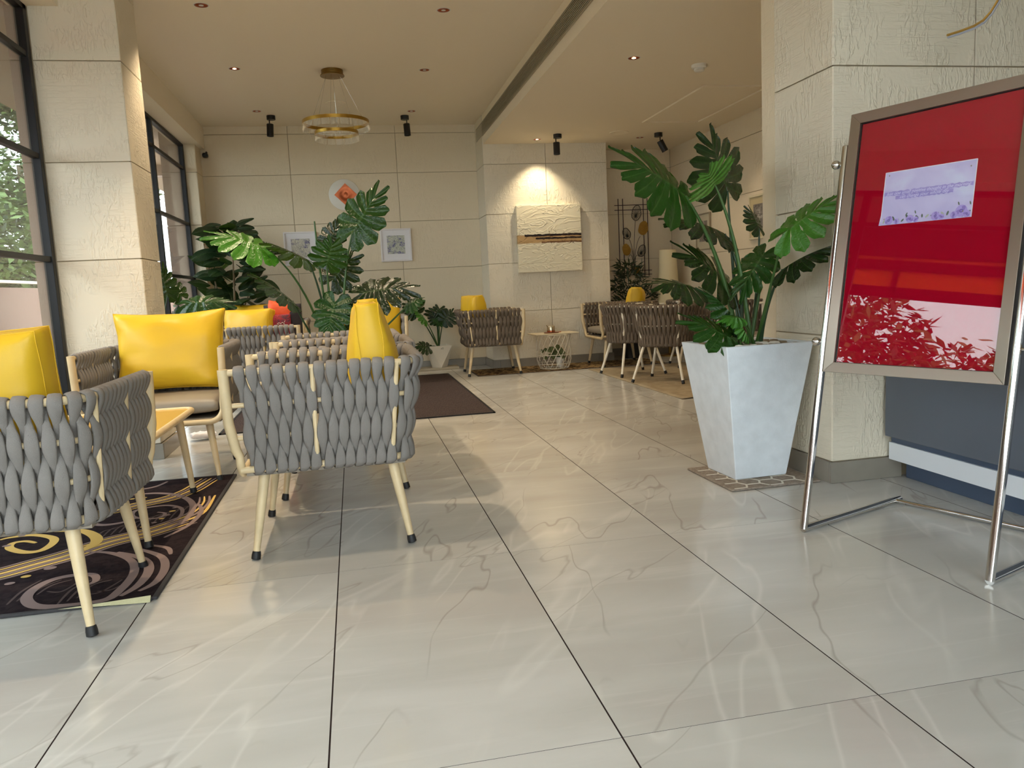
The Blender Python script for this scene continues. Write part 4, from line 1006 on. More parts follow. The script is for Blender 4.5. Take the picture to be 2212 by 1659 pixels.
# low bright monstera at the left glass
t = thing('plant_pot', 'low pot beside the left window behind the large cushion', 'planter', (-1.98, 4.6, .001)); g = MB(); g.lathe([(.09, 0), (.13, .3), (.12, .3), (.11, .26), (0, .25)], n=20); g.build('body', M['pot'], t, smooth=True)
mp = thing('monstera_plant', 'low spreading monstera by the far window', 'plant', (-1.98, 4.6, .27))
for b_, t_, w_, mk, sd_, Y in (((402, 656), (502, 640), 62, 'leaf_mid', 61, 4.5), ((362, 640), (346, 570), 46, 'leaf_dark', 62, 4.75), ((392, 640), (360, 600), 46, 'leaf_dark', 63, 4.85), ((372, 690), (392, 660), 36, 'leaf_dark', 64, 4.8)):
    add_leaf(mp, (-1.98, 4.6, .27), at(*b_, Y), at(*t_, Y - .05), (.1, -.7, .7), pxw(w_, Y), M[mk], sd_, .2, .25, (-1.98, 4.6, .25), .008)

# small monstera in the faceted pot
t = thing('faceted_pot', 'white faceted geometric plant pot by the far wall', 'planter', (.475, 7.86, .030))
g = MB(); a_, b_, h = .135, .085, .262
top4 = [(-a_, -a_, h), (a_, -a_, h), (a_, a_, h), (-a_, a_, h)]; bot4 = [(0, -b_ * 1.1, 0), (b_ * 1.1, 0, 0), (0, b_ * 1.1, 0), (-b_ * 1.1, 0, 0)]
g.v += top4 + bot4 + [(x * .86, y * .86, z) for x, y, z in top4] + [(x * .80, y * .80, z - .03) for x, y, z in top4]
g.f += [(4, 1, 0), (5, 2, 1), (6, 3, 2), (7, 0, 3), (4, 5, 1), (5, 6, 2), (6, 7, 3), (7, 4, 0), (7, 6, 5, 4)] + [(k, (k + 1) % 4, 8 + (k + 1) % 4, 8 + k) for k in range(4)] + [(8 + k, 8 + (k + 1) % 4, 12 + (k + 1) % 4, 12 + k) for k in range(4)] + [(12, 13, 14, 15)]
g.mi += [0] * 18; g.build('body', M['pot'], t, mtx=Matrix.Rotation(.10, 4, 'Z'))
g = MB(); g.tube([(.015, -.137, .232), (.03, -.137, .238), (.045, -.137, .236)], .0015, 4); g.tube([(.010, -.137, .224), (.045, -.136, .226)], .0012, 4); g.build('script_mark', M['dark'], t)
for k in range(12):
    inst(pm[k % 2], 'pebble', t, Matrix.Translation((rnd.uniform(-.08, .09), rnd.uniform(-.09, .09), .245)) @ Matrix.Diagonal((.017, .014, .013, 1)))
PO = (.475, 7.86, .27)
mp = thing('monstera_plant', 'small monstera in the faceted pot by the far wall', 'plant', PO)
for bp_, tp_, w_, mk, sd_, Y, nr in (((900, 676), (876, 650), 58, 'leaf_dark', 71, 7.75, (-.3, -.8, .5)), ((920, 694), (898, 668), 30, 'leaf_light', 72, 7.70, (.6, -.5, .7)), ((946, 688), (950, 660), 62, 'leaf_dark', 73, 7.80, (0, -.6, .8)),
                                    ((944, 696), (930, 676), 30, 'leaf_dark', 74, 7.80, (-.4, -.8, .4)), ((958, 694), (982, 668), 44, 'leaf_dark', 75, 7.70, (.2, -.7, .7)), ((928, 752), (896, 742), 40, 'leaf_dark', 76, 7.72, (-.2, -.6, .8)), ((950, 690), (940, 702), 34, 'leaf_mid', 77, 7.78, (-.1, -.9, .3))):
    add_leaf(mp, PO, at(*bp_, Y), at(*tp_, Y - .02), nr, pxw(w_, Y), M[mk], sd_, .15, .15, (.475, 7.86, .25), .007)
g = MB(); g.box((-.6, 7.79, .001), (.70, 8.03, .030)); o = g.build('plinth_slab', M['slab'], bevel=.003); tag(o, 'low stone slab along the far wall under the faceted pot', 'slab')

# fig plant in the far left corner
t = thing('plant_pot', 'dark pot of the leafy fig plant in the far left corner', 'planter', (-1.84, 7.50, .001)); g = MB(); g.lathe([(.13, 0), (.17, .36), (.155, .36), (.15, .31), (0, .30)], n=24); g.build('body', mat('charcoal_pot', (60, 58, 56), .6), t, smooth=True)
FO = Vector((-1.80, 7.46, .31)); fp = thing('fig_plant', 'bushy dark fiddle-leaf fig by the far left window', 'plant', FO)
g = MB()
for k in range(5):
    a = k * 1.3; g.tube(bez(Vector((.02 * k - .04, .01, 0)), Vector((.10 * math.cos(a), .07 * math.sin(a), .5)), Vector((.24 * math.cos(a), .12 * math.sin(a), .75 + .16 * k)), 8), [.014] * 5 + [.01, .008, .007, .006], 7)
g.build('trunk', M['bark'], fp, smooth=True)
fl = [plain_leaf(s, w=.72, fold=.12, droop=.22) for s in (1, 2, 3)]; fm = []
rnd = random.Random(21)
for k in range(120):
    z = .08 + 1.37 * (k / 120) ** .9; R = .34 - .20 * max(0, z - .8) / .65; a = k * 2.4 + rnd.uniform(-.4, .4)
    r0 = R * rnd.uniform(.15, .8); base = Vector((r0 * math.cos(a) * .9 + .06, r0 * math.sin(a) * .55 - .06, z)); L = rnd.uniform(.18, .30)
    d = Vector((math.cos(a) * .9, math.sin(a) * .6 - .35, rnd.uniform(-.2, .75))).normalized(); nr = Vector((-d.x * .4, -.5, .8))
    mm = orient(base, base + d * L, nr, L * .95)
    if len(fm) < 3: o = fl[len(fm)].build('leaf', M['leaf_fig'], fp, smooth='all', mtx=mm); fm.append(o.data)
    else: inst(fm[k % 3], 'leaf', fp, mm)

# bamboo-like plant behind the right armchair
t = thing('plant_pot', 'dark pot of the narrow-leaved plant behind the right armchair', 'planter', (2.86, 7.68, .001)); g = MB(); g.lathe([(.11, 0), (.15, .30), (.135, .30), (.13, .26), (0, .25)], n=24); g.build('body', mat('black_pot', (34, 32, 32), .6), t, smooth=True)
bp_ = thing('bamboo_plant', 'dark narrow-leaved plant in front of the metal wall art', 'plant', (2.86, 7.68, .26)); rnd = random.Random(5)
g = MB()
for k in range(9):
    a = k * .7; g.tube([(0, 0, 0), (.07 * math.cos(a), .07 * math.sin(a), .35), (.16 * math.cos(a), .10 * math.sin(a), .55 + .05 * k)], [.006, .005, .003], 5)
g.build('stem', M['stem_dark'], bp_)
g = MB(); g.uv = []
for k in range(640):
    zz = rnd.uniform(.05, .90); R = .30 * (1 - .55 * max(0, zz - .35) / .55); a = rnd.uniform(0, 2 * PI); r0 = R * math.sqrt(rnd.random())
    p = Vector((r0 * math.cos(a) + (-.03 if zz > .6 else 0.03), r0 * math.sin(a) * .7, zz)); d = Vector((math.cos(a) + rnd.gauss(0, .5), math.sin(a) * .6 + rnd.gauss(0, .4), rnd.gauss(.15, .6))).normalized()
    L = rnd.uniform(.07, .13); sd_ = d.cross(Vector((rnd.gauss(0, .4), -1, rnd.gauss(0, .4)))).normalized() * .009
    g.add([p, p + d * L * .4 + sd_, p + d * L, p + d * L * .4 - sd_], [(0, 1, 2, 3)]); g.uv += [(.3, .5)] * 4
o = g.build('foliage', M['leaf_bamboo'], bp_); o['kind'] = 'stuff'

# vine in a small pot under the basket table
t = thing('small_pot', 'small white pot with a trailing vine inside the wire basket', 'plant', (1.76, 7.07, .011))
g = MB(); g.lathe([(.036, 0), (.052, .12), (.046, .12), (.044, .10), (0, .10)], n=24); g.build('body', M['white'], t, smooth=True)
g = MB(); rnd = random.Random(9); tips = []
for k in range(11):
    a = rnd.uniform(2.0, 4.4) if k < 7 else rnd.uniform(0, 6.28); L = rnd.uniform(.08, .24) if k < 7 else .10; hz = rnd.uniform(.12, .30)
    pts = bez(Vector((0, 0, .10)), Vector((.4 * L * math.cos(a), .4 * L * math.sin(a), hz + .05)), Vector((L * math.cos(a), L * .35 * math.sin(a), hz - .03)), 6); g.tube(pts, .0022, 5); tips += pts[2:]
g.build('vine_stem', M['stem_dark'], t)
vl = None
for k, p in enumerate(tips):
    d = Vector((rnd.gauss(0, 1), rnd.gauss(-.4, .6), rnd.gauss(0, .5))).normalized(); mm = orient(p, p + d * .058, (0, -1, .4), .058)
    if vl is None: o = plain_leaf(2, .8, 4).build('leaf', M['leaf_vine'], t, smooth='all', mtx=mm); vl = o.data
    else: inst(vl, 'leaf', t, mm)

# ------------------------------------------------------------------ rugs
def rug_mat(name, c1, c2, sc, bumpd=.003, stretch=(1, 1, 1), lo=.42, hi=.55, dist=0.6):
    mt = mat(name, c1, .95, spec=.05); n, b = nodes_of(mt); tc = n.nodes.new('ShaderNodeTexCoord'); v = mapping(n, tc.outputs['Object'], sc=stretch)
    n.links.new(ramp(n, noise_n(n, v, sc, 3, dist), [(lo, lin(c1)), (hi, lin(c2))]), b.inputs['Base Color'])
    bp = n.nodes.new('ShaderNodeBump'); bp.inputs['Strength'].default_value = .5; bp.inputs['Distance'].default_value = bumpd; n.links.new(noise_n(n, tc.outputs['Object'], 300, 2), bp.inputs['Height']); n.links.new(bp.outputs[0], b.inputs['Normal'])
    return mt
def ribbon(g, pts, w, z, mi):
    P = []
    pts = [Vector((p[0], p[1])) for p in pts]
    for i in range(len(pts) - 1):                               # catmull-rom
        p0, p1, p2, p3 = pts[max(i - 1, 0)], pts[i], pts[i + 1], pts[min(i + 2, len(pts) - 1)]
        for j in range(6):
            t = j / 6; P.append(.5 * ((2 * p1) + (p2 - p0) * t + (2 * p0 - 5 * p1 + 4 * p2 - p3) * t * t + (3 * p1 - p0 - 3 * p2 + p3) * t ** 3))
    P.append(pts[-1]); N = len(P); vs = []
    for i, p in enumerate(P):
        d = (P[min(i + 1, N - 1)] - P[max(i - 1, 0)]).normalized(); nn = Vector((-d.y, d.x)); ww = w * (.25 + .75 * math.sin(PI * min(1, max(0, (i + .6) / N))) ** .5) / 2
        vs += [(p.x + nn.x * ww, p.y + nn.y * ww, z), (p.x - nn.x * ww, p.y - nn.y * ww, z)]
    g.add(vs, [(2 * i, 2 * i + 1, 2 * i + 3, 2 * i + 2) for i in range(N - 1)], mi)
t = thing('swirl_rug', 'dark rug with gold and mauve swirls under the left chairs', 'rug', (-2.3, 1.0, 0))
rx0, rx1, ry0, ry1 = .12, 1.117, .135, 1.90
g = MB(); g.box((rx0, ry0, .001), (rx1, ry1, .0095)); g.build('pile', rug_mat('dark_rug_pile', (38, 30, 34), (46, 38, 40), 30), t)
g = MB()
for a_, b_ in (((rx1 - .003, ry0), (rx1 + .013, ry1)), ((rx0, ry0 - .010), (rx1, ry0 + .005)), ((rx0, ry1 - .004), (rx1, ry1 + .008))): g.box((*a_, .001), (*b_, .0115))
g.build('binding', mat('rug_binding', (54, 52, 54), .8, bump=(200, .5, .002)), t, bevel=.003)
g = MB(); zf = [(0, .012), (.12, .012)]
pa, pb, pc, pd = (.84, ry0 - .0105, .0100), (rx1 - .004, ry0 - .020, .0015), (rx1 - .004, ry0 - .004, .019), (.90, ry0 - .009, .0118)
g.add([pa, pb, pc, pd], [(0, 1, 2, 3)]); g.build('turned_edge', mat('pale_backing', (196, 190, 150), .8, bump=(160, .8, .004)), t)
gold = (214, 178, 96); mauve = (134, 114, 110); brown = (74, 58, 56)
Z3 = lambda x, y: onz(x / 2.764, 800 + y / 2.764, .010)
org = Vector((-2.3, 1.0, 0)); g = MB()
def stroke(pts, w, mi, dz=0.0, off=0.0):
    q = [Z3(*p) - org for p in pts]
    if off:
        r = []
        for i, p in enumerate(q):
            d = (q[min(i + 1, len(q) - 1)] - q[max(i - 1, 0)]).normalized(); r.append(p + Vector((-d.y, d.x, 0)) * off)
        q = r
    q = [p for p in q if rx0 + .02 < p.x < rx1 - .015 and ry0 + .01 < p.y < ry1 - .01]
    if len(q) > 2: ribbon(g, q, w, .0101 + dz, mi)
long1 = [(-500, 1330), (-250, 1270), (0, 1215), (200, 1160), (400, 1105), (650, 1025), (900, 965), (1100, 900), (1220, 845), (1280, 785), (1285, 745)]
for k, (o_, mi, w) in enumerate(((0, 0, .024), (.026, 1, .020), (-.026, 1, .022), (.049, 0, .015), (-.050, 0, .017), (.070, 1, .015), (-.074, 1, .017))): stroke(long1, w, mi, .0001 * k, o_)
up1 = [(560, 860), (700, 835), (850, 800), (1000, 768), (1130, 722), (1220, 670), (1262, 645)]
for k, (o_, mi, w) in enumerate(((0, 0, .018), (.026, 1, .016), (.050, 0, .014), (-.026, 1, .014), (-.05, 0, .010))): stroke(up1, w, mi, .0008 + .0001 * k, o_)
stroke([(0, 1015), (60, 1000), (200, 985), (310, 1000), (318, 1030), (250, 1075), (150, 1088), (60, 1065), (75, 1035), (150, 1022), (215, 1032)], .035, 0, .0012)
stroke([(330, 962), (480, 958), (565, 990), (572, 1030), (500, 1072), (430, 1095)], .045, 0, .0012)
stroke([(640, 772), (800, 745), (950, 735), (1080, 752), (1150, 800), (1120, 880), (1000, 950), (860, 985)], .030, 1, .0012)
stroke([(940, 848), (985, 855), (960, 878), (880, 888), (795, 875), (805, 842), (900, 818), (1010, 808), (1085, 828), (1070, 880), (980, 925)], .022, 1, .0013)
stroke([(520, 905), (600, 925), (720, 912), (820, 880)], .030, 1, .0012); stroke([(740, 705), (830, 712), (930, 695), (1000, 665)], .025, 1, .0012)
stroke([(500, 1290), (570, 1260), (560, 1225), (470, 1222), (320, 1250), (200, 1310), (160, 1375), (260, 1415), (420, 1418), (600, 1380), (720, 1310), (800, 1210), (780, 1135), (660, 1092), (520, 1085)], .036, 1, .0013)
stroke([(700, 1088), (850, 1125), (890, 1190), (830, 1280), (720, 1350), (640, 1382)], .034, 1, .0012); stroke([(830, 1068), (960, 1112), (985, 1180), (930, 1265), (830, 1320)], .030, 1, .0012); stroke([(900, 1045), (1000, 1062), (1020, 1100)], .020, 1, .0012)
stroke([(1190, 800), (1200, 850), (1120, 930), (980, 1000)], .022, 1, .0012)
for k in range(16): x0 = 40 + 60 * k; stroke([(x0, 1400 - 20 * (k % 5)), (x0 + 90, 1320 - 12 * (k % 4)), (x0 + 210, 1250)], .010, 2, .0002)
for k in range(14): x0 = 560 + 50 * k; stroke([(x0, 1010 - 22 * k * .6), (x0 + 60, 960 - 24 * k * .6), (x0 + 140, 945 - 26 * k * .6)], .009, 2, .0002)
for x, y, r, mi in ((155, 1233, .014, 0), (300, 1183, .018, 1), (58, 1275, .014, 1), (470, 1140, .013, 0), (790, 770, .010, 0), (865, 762, .009, 0), (1030, 842, .012, 0), (1045, 822, .010, 1), (1000, 866, .011, 1), (965, 887, .010, 0), (920, 911, .010, 1), (850, 937, .008, 0), (130, 990, .012, 1), (40, 1050, .014, 1)):
    c_ = Z3(x, y) - org; g.add([(c_.x + r * 1.2 * math.cos(a), c_.y + r * math.sin(a), .0117) for a in [2 * PI * k / 16 for k in range(16)]], [tuple(range(16))], mi)
g.build('printed_swirls', [mat('gold_print', gold, .9), mat('mauve_print', mauve, .9), mat('brown_print', brown, .9)], t)
# brown runner
t = thing('brown_rug', 'flat dark brown woven rug with a black border in the middle of the lobby', 'rug', (-.49, 5.8, 0))
g = MB(); g.box((-.985, -1.485, .001), (.985, 1.485, .007)); g.build('weave', rug_mat('brown_weave', (62, 54, 53), (82, 71, 69), 8, .002, (24, 3, 1), .35, .65), t)
g = MB()
for a_, b_ in (((-1.0, -1.50), (1.0, -1.482)), ((-1.0, 1.482), (1.0, 1.50)), ((-1.0, -1.5), (-.982, 1.5)), ((.982, -1.5), (1.0, 1.5))): g.box((*a_, .001), (*b_, .009))
g.build('border', mat('rug_border', (22, 18, 20), .8), t)
# patterned rug under the basket table
t = thing('patterned_rug', 'brown and tan patterned rug beneath the basket table', 'rug', (1.87, 7.16, 0))
g = MB(); g.box((-1.08, -.32, .0005), (1.08, .36, .0035)); g.build('pile', rug_mat('patch_rug', (54, 40, 36), (176, 148, 104), 5, .002, (3, 9, 1), .50, .54, 1.0), t)
g = MB(); g.box((-1.09, -.335, .0005), (1.09, -.32, .0045)); g.box((-1.095, -.335, .0005), (-1.08, .36, .0045)); g.build('border', mat('rug_edge_dark', (44, 30, 28), .8), t)
# beige carpet
t = thing('beige_carpet', 'plain beige carpet under the white-legged tub chairs', 'rug', (0, 0, 0)); g = MB()
nx, ny = 24, 30; vs = []; fs = []
for i in range(nx + 1):
    for j in range(ny + 1):
        x = 1.99 + 1.45 * i / nx; y = 4.24 + 2.5 * j / ny; cr0 = math.exp(-((x - 2.25) / .16) ** 2 - ((y - 4.24) / .10) ** 2)
        vs.append((x, y + .01 * math.sin(x * 9), .006 + .022 * cr0))
for i in range(nx):
    for j in range(ny): a = i * (ny + 1) + j; fs.append((a, a + ny + 1, a + ny + 2, a + 1))
g.add(vs, fs); o = g.build('pile', rug_mat('beige_pile', (150, 134, 110), (162, 147, 122), 10), t, smooth='all'); sm_ = o.modifiers.new('solid', 'SOLIDIFY'); sm_.thickness = .005
# trellis mat under the planter
t = thing('trellis_mat', 'beige mat with a white trellis pattern under the big planter', 'rug', (1.305, 1.875, 0), .02)
g = MB(); g.box((-.225, -.235, .001), (.215, .215, .011)); g.build('pile', rug_mat('mat_pile', (136, 124, 112), (150, 138, 126), 60), t, bevel=.004)
g = MB(); mw = .009; sx, sy = .088, .090
for i in range(-3, 4):
    for j in range(-3, 3):
        cx, cy = i * sx, j * sy + (sy / 2 if i % 2 else 0)
        hexp = [(cx - .030, cy + sy * .5), (cx + .030, cy + sy * .5), (cx + .052, cy), (cx + .030, cy - sy * .5)]
        for p, q in zip(hexp[:-1], hexp[1:]):
            if all(-.215 < a < .205 for a in (p[0], q[0])) and all(-.228 < a < .208 for a in (p[1], q[1])): g.bar((*p, .0115), (*q, .0115), mw, .0012)
g.build('trellis_lines', mat('mat_line', (214, 206, 192), .9), t)

# ------------------------------------------------------------------ notice stand
A = onz(1735, 1150); B = onz(2140, 1265); A.z = B.z = 0
ab = (B - A).normalized(); nrm0 = Vector((-ab.y, ab.x, 0));
if nrm0.dot(CAM - A) < 0: nrm0 = -nrm0
lean = math.radians(10)
st = thing('notice_stand', 'polished steel notice stand with a red board at the right edge', 'stand', A, math.atan2(ab.y, ab.x))
# local frame: x along AB, y away from the viewer (behind), z up
up = Vector((0, math.sin(lean), math.cos(lean))); outn = Vector((0, -math.cos(lean), math.sin(lean)))
def L3(x, h, d=0.0): return Vector((x, 0, 0)) + up * h + outn * d
WB = .650; rp = .0135
bx0, bx1, bz0, bz1 = .018, .632, .592, 1.512
for x in (0, WB):
    g = MB(); g.tube([L3(x, .0135), L3(x, 1.405)], rp, 18); po = g.build('post', M['steel'], st, smooth=True)
    g = MB(); g.tube([Vector((x, .0, .0135)), Vector((x, .60, .0135))], rp, 18); g.build('foot_bar', M['steel'], st, smooth=True)
    g = MB(); g.lathe([(rp, 0), (rp * .8, .003), (0, .0035)], n=18); g.build('end_cap', M['steel'], po, mtx=Matrix.Translation(L3(x, 1.405)) @ Matrix.Rotation(-lean, 4, 'X'))
    for hb in (.70, 1.345):
        sgn = -1 if x == 0 else 1; c_ = L3(x + sgn * .034, hb)
        g = MB(); g.lathe([(.0165 * math.sin(PI * k / 10), -.0165 * math.cos(PI * k / 10)) for k in range(11)], n=20); kb = g.build('ball_knob', M['steel'], po, smooth='all', mtx=Matrix.Translation(c_))
        g = MB(); g.tube([L3(x, hb), c_], .005, 10); g.build('knob_pin', M['steel'], po)
g = MB(); g.tube([Vector((.0, .565, .0135)), Vector((WB, .565, .0135))], .0095, 16); g.build('cross_bar', M['steel'], st, smooth=True)
mmB = Matrix.Identity(4)
for r in range(3): mmB[r][0] = (1, 0, 0)[r]; mmB[r][1] = up[r]; mmB[r][2] = outn[r]; mmB[r][3] = 0
fw = .036
g = MB(); z0_, z1_ = -.006, .016
O = [(bx0, bz0), (bx1, bz0), (bx1, bz1), (bx0, bz1)]; I = [(bx0 + fw, bz0 + fw), (bx1 - fw, bz0 + fw), (bx1 - fw, bz1 - fw), (bx0 + fw, bz1 - fw)]
for k in range(4):
    a, b, c, d = O[k], O[(k + 1) % 4], I[(k + 1) % 4], I[k]
    q = MB(); q.add([(*a, z0_), (*b, z0_), (*c, z0_), (*d, z0_), (*a, z1_), (*b, z1_), (*c, z1_ - .004), (*d, z1_ - .004)], [(3, 2, 1, 0), (4, 5, 6, 7), (0, 1, 5, 4), (1, 2, 6, 5), (2, 3, 7, 6), (3, 0, 4, 7)])
    q.build('board_frame', M['alu'], st, mtx=mmB, bevel=.0008)
g = MB(); g.box((bx0 + .01, bz0 + .01, -.008), (bx1 - .01, bz1 - .01, -.003)); bd = g.build('red_board', M['red'], st, mtx=mmB)
q = MB()
ii = [(bx0 + fw, bz0 + fw), (bx1 - fw, bz0 + fw), (bx1 - fw, bz1 - fw), (bx0 + fw, bz1 - fw)]
for k in range(4):
    a, b = ii[k], ii[(k + 1) % 4]; q.bar((*a, .0015), (*b, .0015), .004, .007)
q.build('gasket', M['black'], st, mtx=mmB)
g = MB(); g.box((bx0 + fw, bz0 + fw, .0015), (bx1 - fw, bz1 - fw, .0035)); g.build('clear_cover', M['acrylic'], st, mtx=mmB)
# pinned card with the quotation
cx0, cx1, cz0, cz1 = .166, .470, 1.106, 1.286
card = thing('quote_card', 'lilac card with a quotation and purple roses pinned to the red board', 'card', A, math.atan2(ab.y, ab.x))
mt = mat('lilac_watercolour', (204, 202, 238), .6, spec=.1); n, b = nodes_of(mt); tc = n.nodes.new('ShaderNodeTexCoord')
n.links.new(ramp(n, noise_n(n, tc.outputs['Object'], 9, 4, .6), [(.3, lin((190, 184, 228))), (.5, lin((204, 198, 236))), (.72, lin((212, 218, 244)))]), b.inputs['Base Color'])
g = MB(); nx, ny = 16, 10; vs = []; fs = []
for i in range(nx + 1):
    for j in range(ny + 1):
        u, v_ = i / nx, j / ny; x = cx0 + (cx1 - cx0) * u - .012 * max(0, .25 - v_) * (1 - u) * 2; y = cz0 + (cz1 - cz0) * v_
        vs.append((x, y, .0001 + .0012 * max(0, .2 - u) * max(0, .3 - v_) * 10))
for i in range(nx):
    for j in range(ny): a = i * (ny + 1) + j; fs.append((a, a + ny + 1, a + ny + 2, a + 1))
mm_c = mmB @ Matrix.Translation((0, 0, -.0028))
g.add(vs, fs); g.build('sheet', mt, card, mtx=mm_c)
g = MB(); e = .0022
for p, q_ in (((cx0, cz1), (cx1, cz1)), ((cx0, cz0), (cx0, cz1)), ((cx1, cz0), (cx1, cz1))): g.bar((*p, .0004), (*q_, .0004), e, .0004, up=Vector((0, 0, 1)))
g.build('white_edge', M['paper'], card, mtx=mm_c)
def text_mesh(body, size, x, y, mtl, shear=.35, z=.0016, sx=1.0):
    cu = bpy.data.curves.new('lettering', 'FONT'); cu.body = body; cu.size = size; cu.shear = shear; cu.align_x = 'CENTER'; cu.extrude = .00005
    tmp = bpy.data.objects.new('lettering_tmp', cu); C.objects.link(tmp); dg = bpy.context.evaluated_depsgraph_get()
    me = bpy.data.meshes.new_from_object(tmp.evaluated_get(dg)); bpy.data.objects.remove(tmp); me.materials.clear(); me.materials.append(mtl)
    o = bpy.data.objects.new('lettering', me); C.objects.link(o); o.parent = card; o.matrix_local = mm_c @ Matrix.Translation((x, y, z)) @ Matrix.Diagonal((sx, 1, 1, 1)); return o
halo = mat('violet_halo', (164, 152, 218), .7)
for (xa, xb, yc, hh) in ((cx0 + .004, cx1 - .004, 1.2115, .0150), (cx0 + .045, cx1 - .065, 1.1965, .0140)):
    g = MB(); N = 40; vs = []
    for k in range(N + 1):
        x = xa + (xb - xa) * k / N; h_ = hh / 2 * (1 + .18 * math.sin(k * 1.9) + .1 * math.sin(k * 4.1)) * (math.sin(PI * min(.98, max(.02, k / N)) ) ** .08); vs += [(x, yc + h_, .0009), (x, yc - h_, .0009)]
    g.add(vs, [(2 * i, 2 * i + 1, 2 * i + 3, 2 * i + 2) for i in range(N)]); g.build('text_halo', halo, card, mtx=mm_c)  # violet band printed behind each line of lettering
mxc = (cx0 + cx1) / 2
text_mesh('Just one small positive thought in the morning', .0150, mxc, 1.2070, mat('lilac_letter', (226, 224, 252), .6))
text_mesh('can change your whole day', .0150, mxc - .01, 1.1932, bpy.data.materials['lilac_letter'])
rnd = random.Random(4); rose = [mat('rose_a', (146, 128, 204), .7), mat('rose_b', (176, 160, 226), .7), mat('rose_c', (108, 92, 168), .7), mat('rose_green', (92, 110, 96), .7), mat('rose_pale', (176, 186, 170), .7)]
g = MB()
def disc(cx, cy, r, mi, z, sq=1.0, n_=14, rot=0.0):
    g.add([(cx + r * math.cos(a) * math.cos(rot) - r * sq * math.sin(a) * math.sin(rot), cy + r * math.cos(a) * math.sin(rot) + r * sq * math.sin(a) * math.cos(rot), z) for a in [2 * PI * k / n_ for k in range(n_)]], [tuple(range(n_))], mi)
for k in range(18):
    x = cx0 + .012 + k * (cx1 - cx0 - .02) / 17; disc(x, cz0 + .009 + rnd.uniform(0, .012), rnd.uniform(.006, .009), 3 if k % 3 else 4, .0008 + .00002 * k, .45, rot=rnd.uniform(.3, 2.6))
for k, (x, y, r) in enumerate(((.03, .010, .016), (.058, .007, .010), (.105, .012, .014), (.125, .006, .010), (.19, .010, .015), (.21, .005, .010), (.272, .022, .020), (.25, .010, .012), (.29, .010, .012))):
    zc = .0013 + .00006 * k
    disc(cx0 + x, cz0 + max(y, r * .95), r * .95, 1, zc)
    for j in range(5):
        a = j * 1.257 + k; disc(cx0 + x + r * .42 * math.cos(a), cz0 + max(y, r * .95) + r * .42 * math.sin(a), r * .5, 0 if j % 2 else 1, zc + .00001 * (j + 1), .7, rot=a)
    disc(cx0 + x, cz0 + max(y, r * .95), r * .30, 2, zc + .00008); disc(cx0 + x, cz0 + max(y, r * .95), r * .15, 0, zc + .00009)
for x, y in ((.092, .036), (.122, .040), (.262, .052), (.298, .050)):
    disc(cx0 + x, cz0 + y - .006, .006, 3, .0022, .35, rot=1.1 + .8 * (x > .1))
g.build('rose_border', rose, card, mtx=mm_c)
for x, y in ((cx0 + .016, cz1 - .012), (cx1 - .016, cz1 - .020), (cx1 - .026, cz0 + .020), (cx0 + .014, cz0 + .020)):
    g = MB(); g.lathe([(0, 0), (.0024, .0003), (.0024, .0012), (.0016, .0018), (0, .002)], n=12); g.build('pin', M['steel'], card, mtx=mm_c @ Matrix.Translation((x, y, .0022)))

# ------------------------------------------------------------------ reception desk
t = thing('reception_desk', 'slate blue reception desk with a white band at the right edge', 'desk', (1.81, 1.60, 0))
g = MB(); g.box((.0, -3.4, .198), (.85, -.004, 1.08)); g.build('front_panel', M['blue'], t, bevel=.004)
g = MB(); g.box((.024, -3.38, .09), (.84, -.002, .168)); g.build('white_band', M['band'], t)
g = MB(); g.box((.034, -3.38, .168), (.84, -.004, .198)); g.build('shadow_gap', M['blue_dark'], t)
g = MB(); g.box((.100, -3.36, .001), (.80, -.02, .09)); g.build('plinth', M['blue_dark'], t)
g = MB(); g.box((-.03, -3.43, 1.08), (.9, -.0, 1.12)); g.build('counter_top', M['band'], t, bevel=.004)

# ------------------------------------------------------------------ backpack
t = thing('backpack', 'red and grey patterned backpack with an orange top on a rope armchair', 'bag', (-1.17, 5.80, .452), .05)
g = MB(); pillow(g, .16, .22, .10, .05, 12, pw=3, wr=.01, seed=3); g.build('body', M['fabric_d'], t, smooth='all', mtx=Matrix.Translation((.06, .03, .215)) @ Matrix.Rotation(PI / 2, 4, 'X'))
mt = art_material('camo_print', (176, 44, 60), (70, 52, 66), (96, 30, 44), 2, 22)
g = MB(); pillow(g, .145, .115, .055, .03, 12, pw=3.5, wr=.006, seed=5); fp_ = g.build('front_pocket', mt, t, smooth='all', mtx=Matrix.Translation((-.02, -.09, .235)) @ Matrix.Rotation(PI / 2, 4, 'X'))
g = MB(); pillow(g, .125, .085, .07, .03, 14, pw=2.5, wr=.006, seed=8); g.build('orange_lid', M['orange'], t, smooth='all', mtx=Matrix.Translation((.05, .0, .365)) @ Matrix.Rotation(.25, 4, 'Y') @ Matrix.Rotation(PI / 2, 4, 'X'))
g = MB(); g.tube(bez(Vector((-.05, -.03, .39)), Vector((.03, -.03, .55)), Vector((.13, -.03, .40)), 12), .011, 8, flat=.5); g.build('top_handle', M['orange'], t, smooth=True)
g = MB()
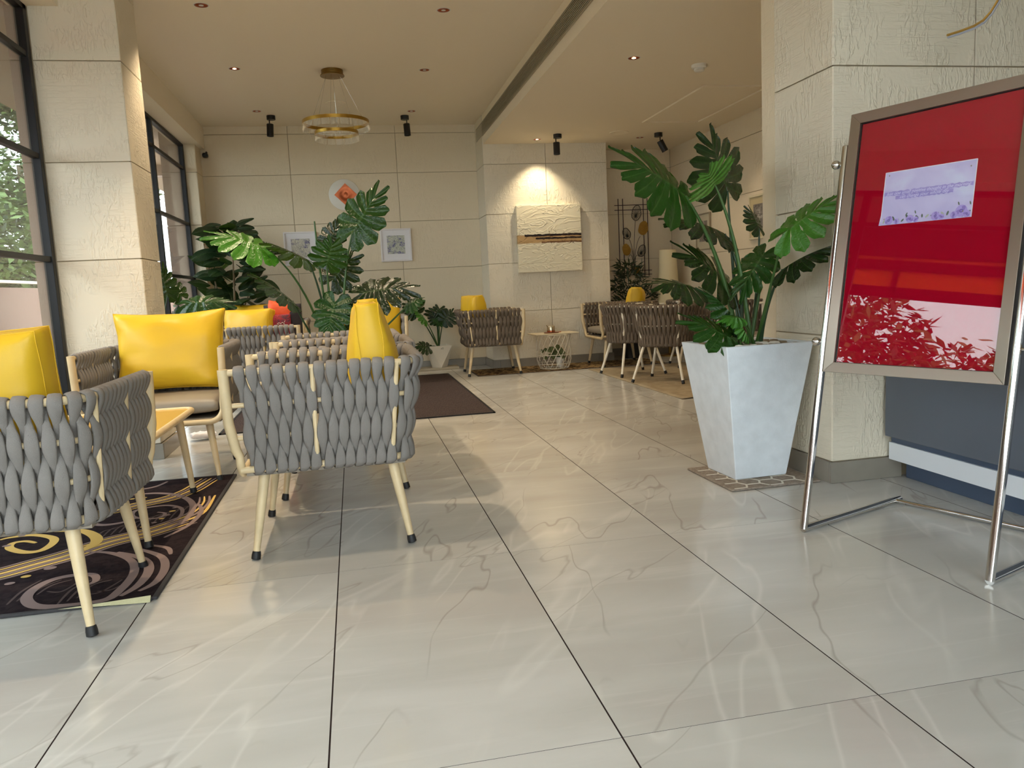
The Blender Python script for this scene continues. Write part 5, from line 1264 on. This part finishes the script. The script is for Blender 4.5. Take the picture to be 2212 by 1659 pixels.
lg = [(.03, .03), (.045, .038), (.06, .030), (.075, .040), (.09, .028), (.082, .015), (.066, .010), (.05, .012), (.04, .022)]
g.tube([(x - .02, -.150, .24 + z) for x, z in lg], .003, 5, closed=True); g.tube([(.07, -.150, .28), (.078, -.150, .295)], .002, 4); g.build('logo_mark', M['white'], fp_.parent)
for k in range(7): pass
g = MB()
for k in range(6): g.tube([(-.06 + k * .013, -.151, .215), (-.056 + k * .013, -.151, .232 - .006 * (k % 2))], .0014, 4)
g.build('logo_lettering', M['white'], t)
g = MB(); g.tube(bez(Vector((.15, .0, .33)), Vector((.24, -.03, .2)), Vector((.17, -.02, .04)), 10), .014, 8, flat=.4); g.build('shoulder_strap', M['fabric_d'], t, smooth=True)

# ------------------------------------------------------------------ floor lamp, box, cloth
t = thing('floor_lamp', 'floor lamp with a tall pale tapering shade by the far right corner', 'lamp', (3.32, 7.62, .001))
g = MB(); g.lathe([(.12, 0), (.12, .015), (.02, .03), (.014, .85), (0, .85)], n=24); g.build('base', M['brass_dark'], t, smooth=True)
g = MB(); g.lathe([(.135, .62), (.125, .85), (.100, 1.30), (.098, 1.30), (.123, .85), (.133, .62)], n=32, caps=False); g.build('lamp_shade', M['shade'], t, smooth=True)
t = thing('tissue_box', 'small white cardboard box on the floor under the table', 'box', (-1.80, 3.85, .001))
g = MB(); g.box((-.075, -.125, 0), (.075, .125, .085)); g.build('carton', mat('carton_white', (206, 202, 190), .7), t, bevel=.002)
g = MB(); g.box((-.077, -.127, .055), (.077, .127, .092)); g.build('lid', mat('carton_lid', (188, 186, 176), .7), t)
g = MB()
for k in range(4): g.box((-.02 + k * .008, -.1262, .022 + .003 * (k % 2)), (-.015 + k * .008, -.1250, .032))
g.build('small_print', mat('carton_print', (140, 100, 84), .8), t)
t = thing('crumpled_paper', 'crumpled white paper bag on the floor behind the box', 'paper', (-1.56, 4.15, .003))
g = MB(); pillow(g, .08, .05, .022, .010, 14, pw=2, wr=.012, seed=17); g.build('sheet', M['paper'], t, smooth='all', mtx=Matrix.Translation((0, 0, .034)) @ Matrix.Rotation(.3, 4, 'Z'))
